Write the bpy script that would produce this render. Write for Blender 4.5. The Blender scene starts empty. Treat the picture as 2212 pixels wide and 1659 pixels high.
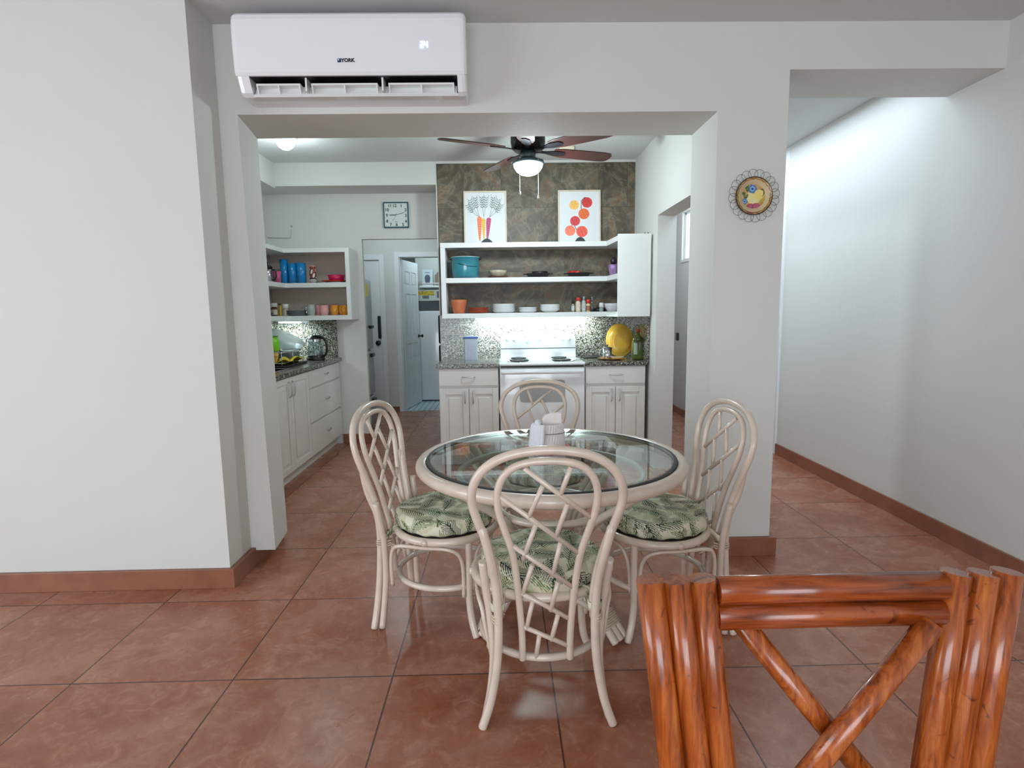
import bpy, bmesh, math, random
import numpy as np
from mathutils import Vector, Matrix
random.seed(7); rng = np.random.default_rng(5)
PI = math.pi
SC = bpy.context.scene
COL = SC.collection

# ------------------------------------------------------------------ camera
CR = np.array([[0.9997153507, -0.0194463627, -0.0138223197],
               [0.0161657418, 0.1260316585, 0.9918944953],
               [0.0175466903, 0.9918356013, -0.1263101485]])
CC = np.array([1.63026, -1.99485, 1.35945]); CF = 1224.2
def ray(px, py):
    return CR.T @ np.array([(px - 1106) / CF, -(py - 829.5) / CF, 1.0])
def onY(px, py, Y):
    d = ray(px, py); return CC + (Y - CC[1]) / d[1] * d
def onX(px, py, X):
    d = ray(px, py); return CC + (X - CC[0]) / d[0] * d
def onZ(px, py, Z):
    d = ray(px, py); return CC + (Z - CC[2]) / d[2] * d

cam_d = bpy.data.cameras.new('camera'); cam = bpy.data.objects.new('camera', cam_d); COL.objects.link(cam)
m3 = Matrix((CR[0], CR[1], -CR[2])).transposed()
cam.matrix_world = Matrix.Translation(Vector(CC)) @ m3.to_4x4()
cam_d.sensor_width = 36; cam_d.lens = 36 * CF / 2212; cam_d.clip_start = 0.05
SC.camera = cam

# ------------------------------------------------------------------ materials
def srgb(c):
    return tuple(((x / 255 / 12.92) if x / 255 <= .04045 else ((x / 255 + .055) / 1.055) ** 2.4) for x in c)
MATS = {}
def base_mat(name):
    m = bpy.data.materials.new(name); m.use_nodes = True
    nt = m.node_tree; b = nt.nodes['Principled BSDF']
    MATS[name] = m
    return m, nt, b
def N(nt, typ, **kw):
    n = nt.nodes.new(typ)
    for k, v in kw.items():
        if k in n.inputs: n.inputs[k].default_value = v
        else: setattr(n, k, v)
    return n
def mat(name, col, rough=.5, metal=0., spec=.5, noise=.04, scale=12., bump=0., bscale=60., coat=0., trans=0., alpha=1., emit=None, es=0.):
    """procedural paint / plastic / metal: base colour varied a little by noise, optional bump"""
    if name in MATS: return MATS[name]
    m, nt, b = base_mat(name)
    c = srgb(col)
    tc = N(nt, 'ShaderNodeTexCoord')
    if noise > 0:
        no = N(nt, 'ShaderNodeTexNoise', Scale=scale, Detail=4.)
        nt.links.new(tc.outputs['Object'], no.inputs['Vector'])
        rp = N(nt, 'ShaderNodeValToRGB')
        rp.color_ramp.elements[0].position = .3; rp.color_ramp.elements[1].position = .7
        rp.color_ramp.elements[0].color = (*[x * (1 - noise) for x in c], 1)
        rp.color_ramp.elements[1].color = (*[min(1, x * (1 + noise)) for x in c], 1)
        nt.links.new(no.outputs['Fac'], rp.inputs['Fac']); nt.links.new(rp.outputs['Color'], b.inputs['Base Color'])
    else:
        b.inputs['Base Color'].default_value = (*c, 1)
    b.inputs['Roughness'].default_value = rough; b.inputs['Metallic'].default_value = metal
    b.inputs['Specular IOR Level'].default_value = spec; b.inputs['Coat Weight'].default_value = coat
    b.inputs['Transmission Weight'].default_value = trans; b.inputs['Alpha'].default_value = alpha
    if emit:
        b.inputs['Emission Color'].default_value = (*srgb(emit), 1); b.inputs['Emission Strength'].default_value = es
    if bump:
        n2 = N(nt, 'ShaderNodeTexNoise', Scale=bscale, Detail=6.)
        nt.links.new(tc.outputs['Object'], n2.inputs['Vector'])
        bp = N(nt, 'ShaderNodeBump', Strength=bump, Distance=.01)
        nt.links.new(n2.outputs['Fac'], bp.inputs['Height']); nt.links.new(bp.outputs['Normal'], b.inputs['Normal'])
    return m
def ramp(nt, stops):
    rp = N(nt, 'ShaderNodeValToRGB'); e = rp.color_ramp.elements
    e[0].position = stops[0][0]; e[0].color = (*srgb(stops[0][1]), 1)
    e[1].position = stops[-1][0]; e[1].color = (*srgb(stops[-1][1]), 1)
    for p, c in stops[1:-1]:
        x = e.new(p); x.color = (*srgb(c), 1)
    return rp
def mix(nt, fac, a, b, blend='MIX'):
    n = nt.nodes.new('ShaderNodeMix'); n.data_type = 'RGBA'; n.blend_type = blend
    for s, v in ((n.inputs[0], fac), (n.inputs[6], a), (n.inputs[7], b)):
        if isinstance(v, (int, float)): s.default_value = v
        elif isinstance(v, tuple): s.default_value = (*v, 1)
        else: nt.links.new(v, s)
    return n.outputs[2]

def floor_mat():
    m, nt, b = base_mat('terracotta_floor_tile')
    tc = N(nt, 'ShaderNodeTexCoord')
    br = N(nt, 'ShaderNodeTexBrick'); br.offset = 0; br.squash = 1
    br.inputs['Scale'].default_value = 1; br.inputs['Mortar Size'].default_value = .0032; br.inputs['Mortar Smooth'].default_value = .1
    br.inputs['Brick Width'].default_value = .6; br.inputs['Row Height'].default_value = .6; br.inputs['Bias'].default_value = 0
    br.inputs['Color1'].default_value = (0, 0, 0, 1); br.inputs['Color2'].default_value = (1, 1, 1, 1); br.inputs['Mortar'].default_value = (.5, .5, .5, 1)
    nt.links.new(tc.outputs['Object'], br.inputs['Vector'])
    # each tile gets its own patch of the cloudy pattern
    vm = N(nt, 'ShaderNodeVectorMath', operation='MULTIPLY_ADD')
    nt.links.new(br.outputs['Color'], vm.inputs[0]); vm.inputs[1].default_value = (7.3, 3.1, 5.7); nt.links.new(tc.outputs['Object'], vm.inputs[2])
    n1 = N(nt, 'ShaderNodeTexNoise', Scale=2.6, Detail=9., Roughness=.62, Distortion=.6); nt.links.new(vm.outputs[0], n1.inputs['Vector'])
    n2 = N(nt, 'ShaderNodeTexNoise', Scale=14., Detail=8., Roughness=.7, Distortion=1.2); nt.links.new(vm.outputs[0], n2.inputs['Vector'])
    r1 = ramp(nt, [(.3, (128, 72, 50)), (.42, (152, 92, 66)), (.5, (160, 104, 80)), (.58, (170, 124, 102)), (.68, (142, 84, 60))])
    nt.links.new(n1.outputs['Fac'], r1.inputs['Fac'])
    r2 = ramp(nt, [(.35, (138, 80, 56)), (.52, (160, 104, 80)), (.66, (196, 146, 120))])
    nt.links.new(n2.outputs['Fac'], r2.inputs['Fac'])
    c = mix(nt, .38, r1.outputs['Color'], r2.outputs['Color'])
    c = mix(nt, br.outputs['Fac'], c, srgb((84, 54, 44)))
    nt.links.new(c, b.inputs['Base Color'])
    rr = N(nt, 'ShaderNodeMapRange'); nt.links.new(n1.outputs['Fac'], rr.inputs[0]); rr.inputs[3].default_value = .2; rr.inputs[4].default_value = .34
    nt.links.new(rr.outputs[0], b.inputs['Roughness'])
    b.inputs['Specular IOR Level'].default_value = .45
    bp = N(nt, 'ShaderNodeBump', Strength=.35, Distance=.002); bp.invert = True
    nt.links.new(br.outputs['Fac'], bp.inputs['Height']); nt.links.new(bp.outputs['Normal'], b.inputs['Normal'])
    return m
def granite_mat(name, dark):
    m, nt, b = base_mat(name)
    tc = N(nt, 'ShaderNodeTexCoord')
    nz = N(nt, 'ShaderNodeTexNoise', Scale=60., Detail=2.); nt.links.new(tc.outputs['Object'], nz.inputs['Vector'])
    v = mixv = N(nt, 'ShaderNodeVectorMath', operation='MULTIPLY_ADD')
    nt.links.new(nz.outputs['Color'], v.inputs[0]); v.inputs[1].default_value = (.012, .012, .012); nt.links.new(tc.outputs['Object'], v.inputs[2])
    vo = N(nt, 'ShaderNodeTexVoronoi', Scale=145., Randomness=1.); nt.links.new(v.outputs[0], vo.inputs['Vector'])
    sp = N(nt, 'ShaderNodeSeparateColor'); nt.links.new(vo.outputs['Color'], sp.inputs[0])
    k = 0 if not dark else -.12
    r = ramp(nt, [(0, (40, 42, 40)), (.22 - k * .9, (66, 68, 64)), (.42 - k, (112, 98, 80)), (.56 - k, (142, 138, 126)), (.74 - k * .5, (172, 172, 162)), (1, (200, 200, 190))])
    r.color_ramp.interpolation = 'CONSTANT'
    nt.links.new(sp.outputs[0], r.inputs['Fac'])
    nt.links.new(r.outputs['Color'], b.inputs['Base Color']); b.inputs['Roughness'].default_value = .18
    return m
def stone_mat():
    m, nt, b = base_mat('slate_stone_tile')
    tc = N(nt, 'ShaderNodeTexCoord')
    mp = N(nt, 'ShaderNodeMapping'); mp.inputs['Rotation'].default_value = (PI / 2, 0, 0); mp.inputs['Location'].default_value = (.15, .54, 0)
    nt.links.new(tc.outputs['Object'], mp.inputs['Vector'])
    br = N(nt, 'ShaderNodeTexBrick'); br.offset = .5
    br.inputs['Scale'].default_value = 1; br.inputs['Mortar Size'].default_value = .0022
    br.inputs['Brick Width'].default_value = 1.2; br.inputs['Row Height'].default_value = .6
    br.inputs['Color1'].default_value = (0, 0, 0, 1); br.inputs['Color2'].default_value = (1, 1, 1, 1); br.inputs['Mortar'].default_value = (.5, .5, .5, 1)
    nt.links.new(mp.outputs[0], br.inputs['Vector'])
    vm = N(nt, 'ShaderNodeVectorMath', operation='MULTIPLY_ADD')
    nt.links.new(br.outputs['Color'], vm.inputs[0]); vm.inputs[1].default_value = (9.3, 4.1, 6.7); nt.links.new(tc.outputs['Object'], vm.inputs[2])
    n1 = N(nt, 'ShaderNodeTexNoise', Scale=1.5, Detail=6., Roughness=.55, Distortion=2.6); nt.links.new(vm.outputs[0], n1.inputs['Vector'])
    n2 = N(nt, 'ShaderNodeTexNoise', Scale=3., Detail=9., Roughness=.6, Distortion=3.6); nt.links.new(vm.outputs[0], n2.inputs['Vector'])
    r1 = ramp(nt, [(.34, (62, 56, 46)), (.42, (92, 80, 64)), (.47, (80, 76, 62)), (.53, (110, 104, 88)), (.58, (124, 94, 66)), (.64, (102, 94, 80)), (.72, (70, 66, 56))])
    nt.links.new(n1.outputs['Fac'], r1.inputs['Fac'])
    r2 = ramp(nt, [(.36, (50, 44, 36)), (.46, (80, 74, 60)), (.52, (102, 94, 78)), (.58, (150, 142, 122)), (.62, (100, 88, 70)), (.7, (96, 68, 46))])
    nt.links.new(n2.outputs['Fac'], r2.inputs['Fac'])
    c = mix(nt, .36, r1.outputs['Color'], r2.outputs['Color'])
    c = mix(nt, br.outputs['Fac'], c, srgb((70, 62, 50)))
    nt.links.new(c, b.inputs['Base Color']); b.inputs['Roughness'].default_value = .5
    bp = N(nt, 'ShaderNodeBump', Strength=.4, Distance=.006)
    nt.links.new(n2.outputs['Fac'], bp.inputs['Height']); nt.links.new(bp.outputs['Normal'], b.inputs['Normal'])
    return m
def grid_tile_mat():
    m, nt, b = base_mat('pale_blue_bathroom_tile')
    tc = N(nt, 'ShaderNodeTexCoord')
    br = N(nt, 'ShaderNodeTexBrick'); br.offset = 0
    br.inputs['Scale'].default_value = 1; br.inputs['Mortar Size'].default_value = .006
    br.inputs['Brick Width'].default_value = .075; br.inputs['Row Height'].default_value = .075
    br.inputs['Color1'].default_value = (*srgb((196, 216, 222)), 1); br.inputs['Color2'].default_value = (*srgb((186, 208, 216)), 1)
    br.inputs['Mortar'].default_value = (*srgb((96, 122, 136)), 1)
    nt.links.new(tc.outputs['Object'], br.inputs['Vector']); nt.links.new(br.outputs['Color'], b.inputs['Base Color'])
    b.inputs['Roughness'].default_value = .25
    return m
def wood_mat(name, dark, mid, light, scale=(1, 1, 6), rough=.24, coat=.35):
    m, nt, b = base_mat(name)
    tc = N(nt, 'ShaderNodeTexCoord'); mp = N(nt, 'ShaderNodeMapping'); mp.inputs['Scale'].default_value = scale
    nt.links.new(tc.outputs['Object'], mp.inputs['Vector'])
    n1 = N(nt, 'ShaderNodeTexNoise', Scale=9., Detail=7., Roughness=.6, Distortion=.8); nt.links.new(mp.outputs[0], n1.inputs['Vector'])
    n2 = N(nt, 'ShaderNodeTexNoise', Scale=22., Detail=3., Distortion=1.5); nt.links.new(tc.outputs['Object'], n2.inputs['Vector'])
    r = ramp(nt, [(.3, dark), (.5, mid), (.72, light)]); nt.links.new(n1.outputs['Fac'], r.inputs['Fac'])
    r2 = ramp(nt, [(.66, (255, 255, 255)), (.74, (90, 40, 25))]); nt.links.new(n2.outputs['Fac'], r2.inputs['Fac'])
    c = mix(nt, .7, r.outputs['Color'], r2.outputs['Color'], 'MULTIPLY')
    nt.links.new(c, b.inputs['Base Color']); b.inputs['Roughness'].default_value = rough; b.inputs['Coat Weight'].default_value = coat
    b.inputs['Coat Roughness'].default_value = .12
    return m
def paint_mat(name, rough=.6, bump=0):
    m, nt, b = base_mat(name)
    at = N(nt, 'ShaderNodeAttribute'); at.attribute_name = 'pattern'
    nt.links.new(at.outputs['Color'], b.inputs['Base Color']); b.inputs['Roughness'].default_value = rough
    if bump:
        tc = N(nt, 'ShaderNodeTexCoord'); n2 = N(nt, 'ShaderNodeTexNoise', Scale=500., Detail=2.)
        nt.links.new(tc.outputs['Object'], n2.inputs['Vector'])
        bp = N(nt, 'ShaderNodeBump', Strength=bump, Distance=.002)
        nt.links.new(n2.outputs['Fac'], bp.inputs['Height']); nt.links.new(bp.outputs['Normal'], b.inputs['Normal'])
    return m
def glass_mat(name, tint, rough=.0, ior=1.45):
    m, nt, b = base_mat(name)
    nt.nodes.remove(b); out = nt.nodes['Material Output']
    tr = N(nt, 'ShaderNodeBsdfTransparent'); tr.inputs[0].default_value = (*srgb(tint), 1)
    gl = N(nt, 'ShaderNodeBsdfGlossy'); gl.inputs['Roughness'].default_value = rough
    fr = N(nt, 'ShaderNodeFresnel'); ge = N(nt, 'ShaderNodeNewGeometry'); mr = N(nt, 'ShaderNodeMapRange')
    mr.inputs[3].default_value = ior; mr.inputs[4].default_value = 1 / ior; nt.links.new(ge.outputs['Backfacing'], mr.inputs[0]); nt.links.new(mr.outputs[0], fr.inputs[0])
    mx = nt.nodes.new('ShaderNodeMixShader'); nt.links.new(fr.outputs[0], mx.inputs[0]); nt.links.new(tr.outputs[0], mx.inputs[1]); nt.links.new(gl.outputs[0], mx.inputs[2])
    nt.links.new(mx.outputs[0], out.inputs['Surface'])
    return m

M_FLOOR = floor_mat(); M_GRAN = granite_mat('speckled_granite', False); M_GRAND = granite_mat('dark_speckled_granite', True)
M_STONE = stone_mat(); M_BTILE = grid_tile_mat()
M_WALL = mat('white_wall_paint', (208, 208, 203), .75, noise=.012, scale=2, bump=.12, bscale=25)
M_CEIL = mat('ceiling_paint', (204, 206, 204), .85, noise=.01, scale=2)
M_TERRA = mat('terracotta_skirting', (138, 88, 66), .35, noise=.15, scale=9)
M_WHITE = mat('white_lacquer', (226, 228, 226), .35, noise=.01)
M_CAB = mat('white_cabinet_paint', (222, 220, 214), .4, noise=.015)
M_DOORW = mat('white_door_paint', (224, 227, 228), .42, noise=.01)
M_ENAMEL = mat('white_enamel', (232, 234, 236), .16, noise=0, coat=.4)
M_RATTAN = mat('whitewashed_rattan', (211, 194, 178), .3, noise=.07, scale=18, coat=.35)
M_RATTAN_F = mat('natural_rattan', (206, 174, 146), .32, noise=.07, scale=18, coat=.3)
M_BIND = mat('rattan_binding', (206, 188, 166), .5, noise=.1, scale=60, bump=.5, bscale=160)
M_BAMBOO = wood_mat('lacquered_bamboo', (94, 40, 12), (156, 74, 24), (190, 108, 46), (7, 7, .7))
M_BAMBOOH = wood_mat('lacquered_bamboo_rail', (90, 38, 13), (140, 62, 22), (168, 86, 38), (.7, 7, 7))
M_BLADE = wood_mat('dark_cherry_blade', (42, 16, 14), (62, 26, 22), (84, 38, 30), (1, 7, 7), .35, .1)
M_BLACK = mat('black_plastic', (18, 18, 20), .35, noise=0)
M_DARKMET = mat('oil_bronze_metal', (30, 26, 30), .35, metal=.6, noise=0)
M_CHROME = mat('chrome', (210, 212, 214), .12, metal=1, noise=0)
M_STEEL = mat('brushed_steel', (150, 156, 160), .32, metal=.9, noise=.05, scale=40)
M_NICKEL = mat('satin_nickel', (198, 198, 194), .3, metal=.8, noise=0)
M_GLASS = glass_mat('table_glass', (243, 250, 249), ior=1.62)
M_CLEAR = glass_mat('clear_glass', (236, 242, 244))
M_BULB = mat('lit_opal_glass', (255, 255, 255), .3, noise=0, emit=(225, 246, 255), es=5)
M_LED = mat('lit_led_tube', (255, 255, 255), .3, noise=0, emit=(214, 246, 255), es=14)

# ------------------------------------------------------------------ mesh builder
def catmull(pts, n=8, closed=False):
    P = [Vector(p) for p in pts]; out = []
    L = len(P); rngk = range(L if closed else L - 1)
    for i in rngk:
        g = lambda k: P[k % L] if closed else P[max(0, min(L - 1, k))]
        a, b, c, d = g(i - 1), g(i), g(i + 1), g(i + 2)
        for j in range(n):
            t = j / n
            out.append(.5 * ((2 * b) + (c - a) * t + (2 * a - 5 * b + 4 * c - d) * t * t + (3 * b - a - 3 * c + d) * t ** 3))
    if not closed: out.append(P[-1])
    return out
class MB:
    def __init__(s): s.v = []; s.f = []; s.sm = []; s.mi = []
    def add(s, vs, fs, smooth=False, mi=0):
        o = len(s.v); s.v += [tuple(v) for v in vs]; s.f += [tuple(i + o for i in f) for f in fs]
        s.sm += [smooth] * len(fs); s.mi += [mi] * len(fs); return s
    def box(s, a, b, mi=0, rot=None, piv=None):
        x0, x1 = sorted((a[0], b[0])); y0, y1 = sorted((a[1], b[1])); z0, z1 = sorted((a[2], b[2]))
        vs = [Vector((x, y, z)) for z in (z0, z1) for y in (y0, y1) for x in (x0, x1)]
        if rot is not None:
            p = Vector(piv) if piv else Vector(((x0 + x1) / 2, (y0 + y1) / 2, (z0 + z1) / 2)); vs = [rot @ (v - p) + p for v in vs]
        return s.add(vs, [(0, 2, 3, 1), (4, 5, 7, 6), (0, 1, 5, 4), (2, 6, 7, 3), (0, 4, 6, 2), (1, 3, 7, 5)], False, mi)
    def bbox(s, a, b, r=.006, mi=0, seg=3):
        """box with rounded edges"""
        bm = bmesh.new(); bmesh.ops.create_cube(bm, size=1)
        c = [(a[i] + b[i]) / 2 for i in range(3)]; d = [abs(a[i] - b[i]) for i in range(3)]
        for v in bm.verts: v.co = Vector([c[i] + v.co[i] * d[i] for i in range(3)])
        r = min(r, min(d) * .45)
        bmesh.ops.bevel(bm, geom=bm.edges[:], offset=r, segments=seg, profile=.5, affect='EDGES')
        bm.verts.index_update(); vs = [v.co.copy() for v in bm.verts]; fs = [[v.index for v in f.verts] for f in bm.faces]
        bm.free(); return s.add(vs, fs, True, mi)
    def tube(s, path, r, closed=False, n=10, flat=False, mi=0, ell=None):
        P = [Vector(p) for p in path]; L = len(P)
        R = r if isinstance(r, (list, tuple)) else [r] * L
        T = []
        for i in range(L):
            a = P[(i - 1) % L] if closed else P[max(0, i - 1)]; b = P[(i + 1) % L] if closed else P[min(L - 1, i + 1)]
            d = b - a; T.append(d.normalized() if d.length > 1e-9 else Vector((0, 0, 1)))
        u = T[0].orthogonal().normalized()
        if ell is not None: u = (Vector(ell) - T[0] * T[0].dot(Vector(ell))).normalized()
        rings = []; prev = T[0]
        for i in range(L):
            q = prev.rotation_difference(T[i]); u = (q @ u); u = (u - T[i] * u.dot(T[i])).normalized(); prev = T[i]
            w = T[i].cross(u); rings.append((P[i], u.copy(), w, R[i], T[i]))
        vs = []; fs = []
        def ring(p, u, w, r): vs.extend([p + u * (math.cos(2 * PI * k / n) * r) + w * (math.sin(2 * PI * k / n) * r) for k in range(n)])
        seq = list(rings)
        if not closed and not flat:
            p, u0, w0, r0, t0 = rings[0]; pre = [(p - t0 * (r0 * a), u0, w0, r0 * b, t0) for a, b in ((.42, .35), (.34, .7), (.18, .92))]
            p, u1, w1, r1, t1 = rings[-1]; post = [(p + t1 * (r1 * a), u1, w1, r1 * b, t1) for a, b in ((.18, .92), (.34, .7), (.42, .35))]
            seq = pre + seq + post
        for p, u_, w_, r_, t_ in seq: ring(p, u_, w_, r_)
        K = len(seq)
        if closed:
            # find rotation offset that matches the seam
            v0 = vs[0]; best = min(range(n), key=lambda k: (vs[(K - 1) * n + k] - v0).length)
            for i in range(K):
                for k in range(n):
                    if i < K - 1: fs.append((i * n + k, i * n + (k + 1) % n, (i + 1) * n + (k + 1) % n, (i + 1) * n + k))
                    else: fs.append((i * n + (k + best) % n, i * n + (k + best + 1) % n, (k + 1) % n, k))
        else:
            for i in range(K - 1):
                for k in range(n): fs.append((i * n + k, i * n + (k + 1) % n, (i + 1) * n + (k + 1) % n, (i + 1) * n + k))
        s.add(vs, fs, True, mi)
        if not closed:
            o = len(s.v) - len(vs)
            s.f += [tuple(o + k for k in reversed(range(n))), tuple(o + (K - 1) * n + k for k in range(n))]; s.sm += [False, False]; s.mi += [mi, mi]
        return s
    def lathe(s, prof, c=(0, 0, 0), n=32, axis='z', mi=0, smooth=True, close=True):
        """prof: (r, h) from bottom to top around axis"""
        vs = []; fs = []
        for r, h in prof:
            for k in range(n):
                a = 2 * PI * k / n; x, y = r * math.cos(a), r * math.sin(a)
                vs.append({'z': (c[0] + x, c[1] + y, c[2] + h), 'y': (c[0] + x, c[1] - h, c[2] + y), 'x': (c[0] + h, c[1] + x, c[2] + y)}[axis])
        K = len(prof)
        for i in range(K - 1):
            for k in range(n): fs.append((i * n + k, i * n + (k + 1) % n, (i + 1) * n + (k + 1) % n, (i + 1) * n + k))
        if close:
            fs.append(tuple(reversed(range(n)))); fs.append(tuple((K - 1) * n + k for k in range(n)))
        return s.add(vs, fs, smooth, mi)
    def poly(s, pts, depth, axis='y', mi=0):
        """extruded outline; pts in the (x,z) plane when axis is y"""
        n = len(pts); vs = []
        for d in (0, depth):
            for a, b in pts: vs.append({'y': (a, d, b), 'z': (a, b, d), 'x': (d, a, b)}[axis])
        fs = [tuple(range(n)), tuple(reversed(range(n, 2 * n)))] + [(i, i + n, (i + 1) % n + n, (i + 1) % n) for i in range(n)]
        return s.add(vs, fs, False, mi)
    def move(s, d, i0=0):
        for i in range(i0, len(s.v)): s.v[i] = tuple(s.v[i][k] + d[k] for k in range(3))
        return s
    def xf(s, M, i0=0):
        for i in range(i0, len(s.v)): s.v[i] = tuple(M @ Vector(s.v[i]))
        return s
    def build(s, name, m, parent=None, loc=(0, 0, 0), bevel=0, fix=True):
        me = bpy.data.meshes.new(name); me.from_pydata(s.v, [], s.f); me.update()
        me.polygons.foreach_set('use_smooth', s.sm); me.polygons.foreach_set('material_index', s.mi)
        for x in (m if isinstance(m, (list, tuple)) else [m]): me.materials.append(x)
        if fix:
            bm = bmesh.new(); bm.from_mesh(me); bmesh.ops.recalc_face_normals(bm, faces=bm.faces[:]); bm.to_mesh(me); bm.free()
        o = bpy.data.objects.new(name, me); COL.objects.link(o); o.location = loc
        if parent: o.parent = parent
        if bevel:
            md = o.modifiers.new('bevel', 'BEVEL'); md.width = bevel; md.segments = 2; md.limit_method = 'ANGLE'; md.angle_limit = .7
        return o
def tag(o, label=None, cat=None, group=None, kind=None):
    if label: o['label'] = label
    if cat: o['category'] = cat
    if group: o['group'] = group
    if kind: o['kind'] = kind
    return o
def thing(name, label, cat, loc=(0, 0, 0), rz=0, group=None):
    o = bpy.data.objects.new(name, None); COL.objects.link(o); o.empty_display_size = .05
    o.location = loc; o.rotation_euler = (0, 0, rz); return tag(o, label, cat, group)
def struct(name, mb, m, bevel=0):
    o = mb.build(name, m, bevel=bevel); o['kind'] = 'structure'; return o
def kids(o): return [c for c in bpy.data.objects if c.parent == o]
def copy_tree(o, parent=None):
    c = o.copy(); COL.objects.link(c)
    if parent: c.parent = parent; c.matrix_parent_inverse = o.matrix_parent_inverse
    for k in kids(o): copy_tree(k, c)
    return c
def dup(o, loc, rz=None, label=None, group=None):
    c = copy_tree(o); c.location = loc
    if rz is not None: c.rotation_euler = (0, 0, rz)
    if label: c['label'] = label
    if group: c['group'] = group
    return c
def text_mb(txt, size, bold=0., depth=.0006, align='CENTER', xs=1.):
    cu = bpy.data.curves.new('t', 'FONT'); cu.body = txt; cu.size = size; cu.extrude = depth; cu.offset = bold; cu.align_x = align; cu.align_y = 'CENTER'
    o = bpy.data.objects.new('t', cu); COL.objects.link(o)
    bpy.context.view_layer.update()
    me = bpy.data.meshes.new_from_object(o.evaluated_get(bpy.context.evaluated_depsgraph_get()))
    mb = MB(); mb.add([(v.co.x * xs, -v.co.z, v.co.y) for v in me.vertices], [tuple(p.vertices) for p in me.polygons])
    bpy.data.objects.remove(o); bpy.data.curves.remove(cu); bpy.data.meshes.remove(me)
    return mb
def set_pattern(o, cols):
    a = o.data.color_attributes.new('pattern', 'FLOAT_COLOR', 'POINT')
    arr = np.ones((len(cols), 4), np.float32); arr[:, :3] = cols; a.data.foreach_set('color', arr.ravel())
def lin(c): return np.array(srgb(c))
def painted(name, w, h, nx, ny, fn, m, parent, loc=(0, 0, 0), dome=None):
    """upright picture surface in the XZ plane, facing -Y; fn(x, z) -> colours"""
    xs = np.linspace(-w / 2, w / 2, nx); zs = np.linspace(-h / 2, h / 2, ny)
    X, Z = np.meshgrid(xs, zs); X = X.ravel(); Z = Z.ravel()
    Y = np.zeros_like(X) if dome is None else dome(X, Z)
    fs = [(j * nx + i, j * nx + i + 1, (j + 1) * nx + i + 1, (j + 1) * nx + i) for j in range(ny - 1) for i in range(nx - 1)]
    mb = MB(); mb.add(np.stack([X, Y, Z], 1).tolist(), fs, dome is not None)
    o = mb.build(name, m, parent, loc, fix=False); set_pattern(o, fn(X, Z)); return o

# ================================================================== the setting
ZC = 2.77
struct('floor', MB().box((-3.2, -6.2, -.12), (6.2, 5.88, 0)).box((3.1, 5.88, -.12), (6.2, 8.2, 0)), M_FLOOR)
struct('floor_bathroom', MB().box((-.6, 5.88, -.12), (2.4, 8.2, .004)), M_BTILE)
struct('ceiling', MB().box((-3.2, -6.2, ZC), (6.2, 8.2, ZC + .12)), M_CEIL)
# partition between the living room and the kitchen: stub, beam, pillar, header over the passage
w = MB()
w.box((-3.05, .75, .1), (.245, 1.385, ZC))
st = [(.245, .995), (.336, .995), (.27, 1.385), (.245, 1.385)]
lo_ = [(.245, .995, .085), (.375, .995, .085), (.292, 1.385, .035), (.245, 1.385, .035)]; hi_ = [(x, y, 2.35) for x, y in st]
w.add(lo_ + hi_, [(3, 2, 1, 0), (4, 5, 6, 7)] + [(i, (i + 1) % 4, (i + 1) % 4 + 4, i + 4) for i in range(4)])
w.box((.245, .995, 2.35), (2.742, 1.385, ZC)); w.box((2.742, .995, 0), (3.1, 1.385, ZC)); w.box((3.1, .995, 2.546), (4.2, 1.385, ZC))
struct('wall_front', w, M_WALL)
w = MB().box((-3.05, .73, 0), (.27, .75, .1)).box((.245, .75, 0), (.27, 1.38, .1)).box((-3.05, .75, 0), (.245, 1.385, .1))
struct('baseboard_left', w, M_TERRA, .002)
struct('baseboard_pillar', MB().box((2.722, .97, 0), (3.13, 1.41, .105)), M_TERRA, .002)
# living room outer walls with the openings the daylight comes through
w = MB().box((-3.2, -6.2, 0), (-3.05, -4.2, ZC)).box((-3.2, -.6, 0), (-3.05, 1.385, ZC)).box((-3.2, -4.2, 2.35), (-3.05, -.6, ZC)).box((-3.2, -4.2, 0), (-3.05, -.6, .35))
struct('wall_left', w, M_WALL)
w = MB().box((-3.05, -6.2, 0), (-1.6, -6.05, ZC)).box((3.4, -6.2, 0), (6.2, -6.05, ZC)).box((-1.6, -6.2, 2.4), (3.4, -6.05, ZC))
struct('wall_rear', w, M_WALL)
# right wall of living room and passage, door opening further along
w = MB().box((4.2, -6.05, 0), (4.35, 3.17, ZC))
struct('wall_right', w, M_WALL)
struct('baseboard_right', MB().box((4.185, -6.05, 0), (4.2, 3.17, .1)), M_TERRA, .002)
# window frames for the two openings behind the camera
def window(n, a, b, axis, bars):
    f = MB(); x0, y0, z0 = a; x1, y1, z1 = b; t = .05
    if axis == 'x':
        f.box((x0, y0, z0), (x1, y1, z0 + t)).box((x0, y0, z1 - t), (x1, y1, z1))
        for k in range(bars + 1):
            y = y0 + (y1 - y0 - t) * k / bars; f.box((x0, y, z0), (x1, y + t, z1))
    else:
        f.box((x0, y0, z0), (x1, y1, z0 + t)).box((x0, y0, z1 - t), (x1, y1, z1))
        for k in range(bars + 1):
            x = x0 + (x1 - x0 - t) * k / bars; f.box((x, y0, z0), (x + t, y1, z1))
    return struct('window_%d' % n, f, M_WHITE)
window(1, (-3.15, -4.2, .35), (-3.1, -.6, 2.35), 'x', 3)
window(2, (-1.6, -6.15, 0), (3.4, -6.1, 2.4), 'y', 4)

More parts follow.
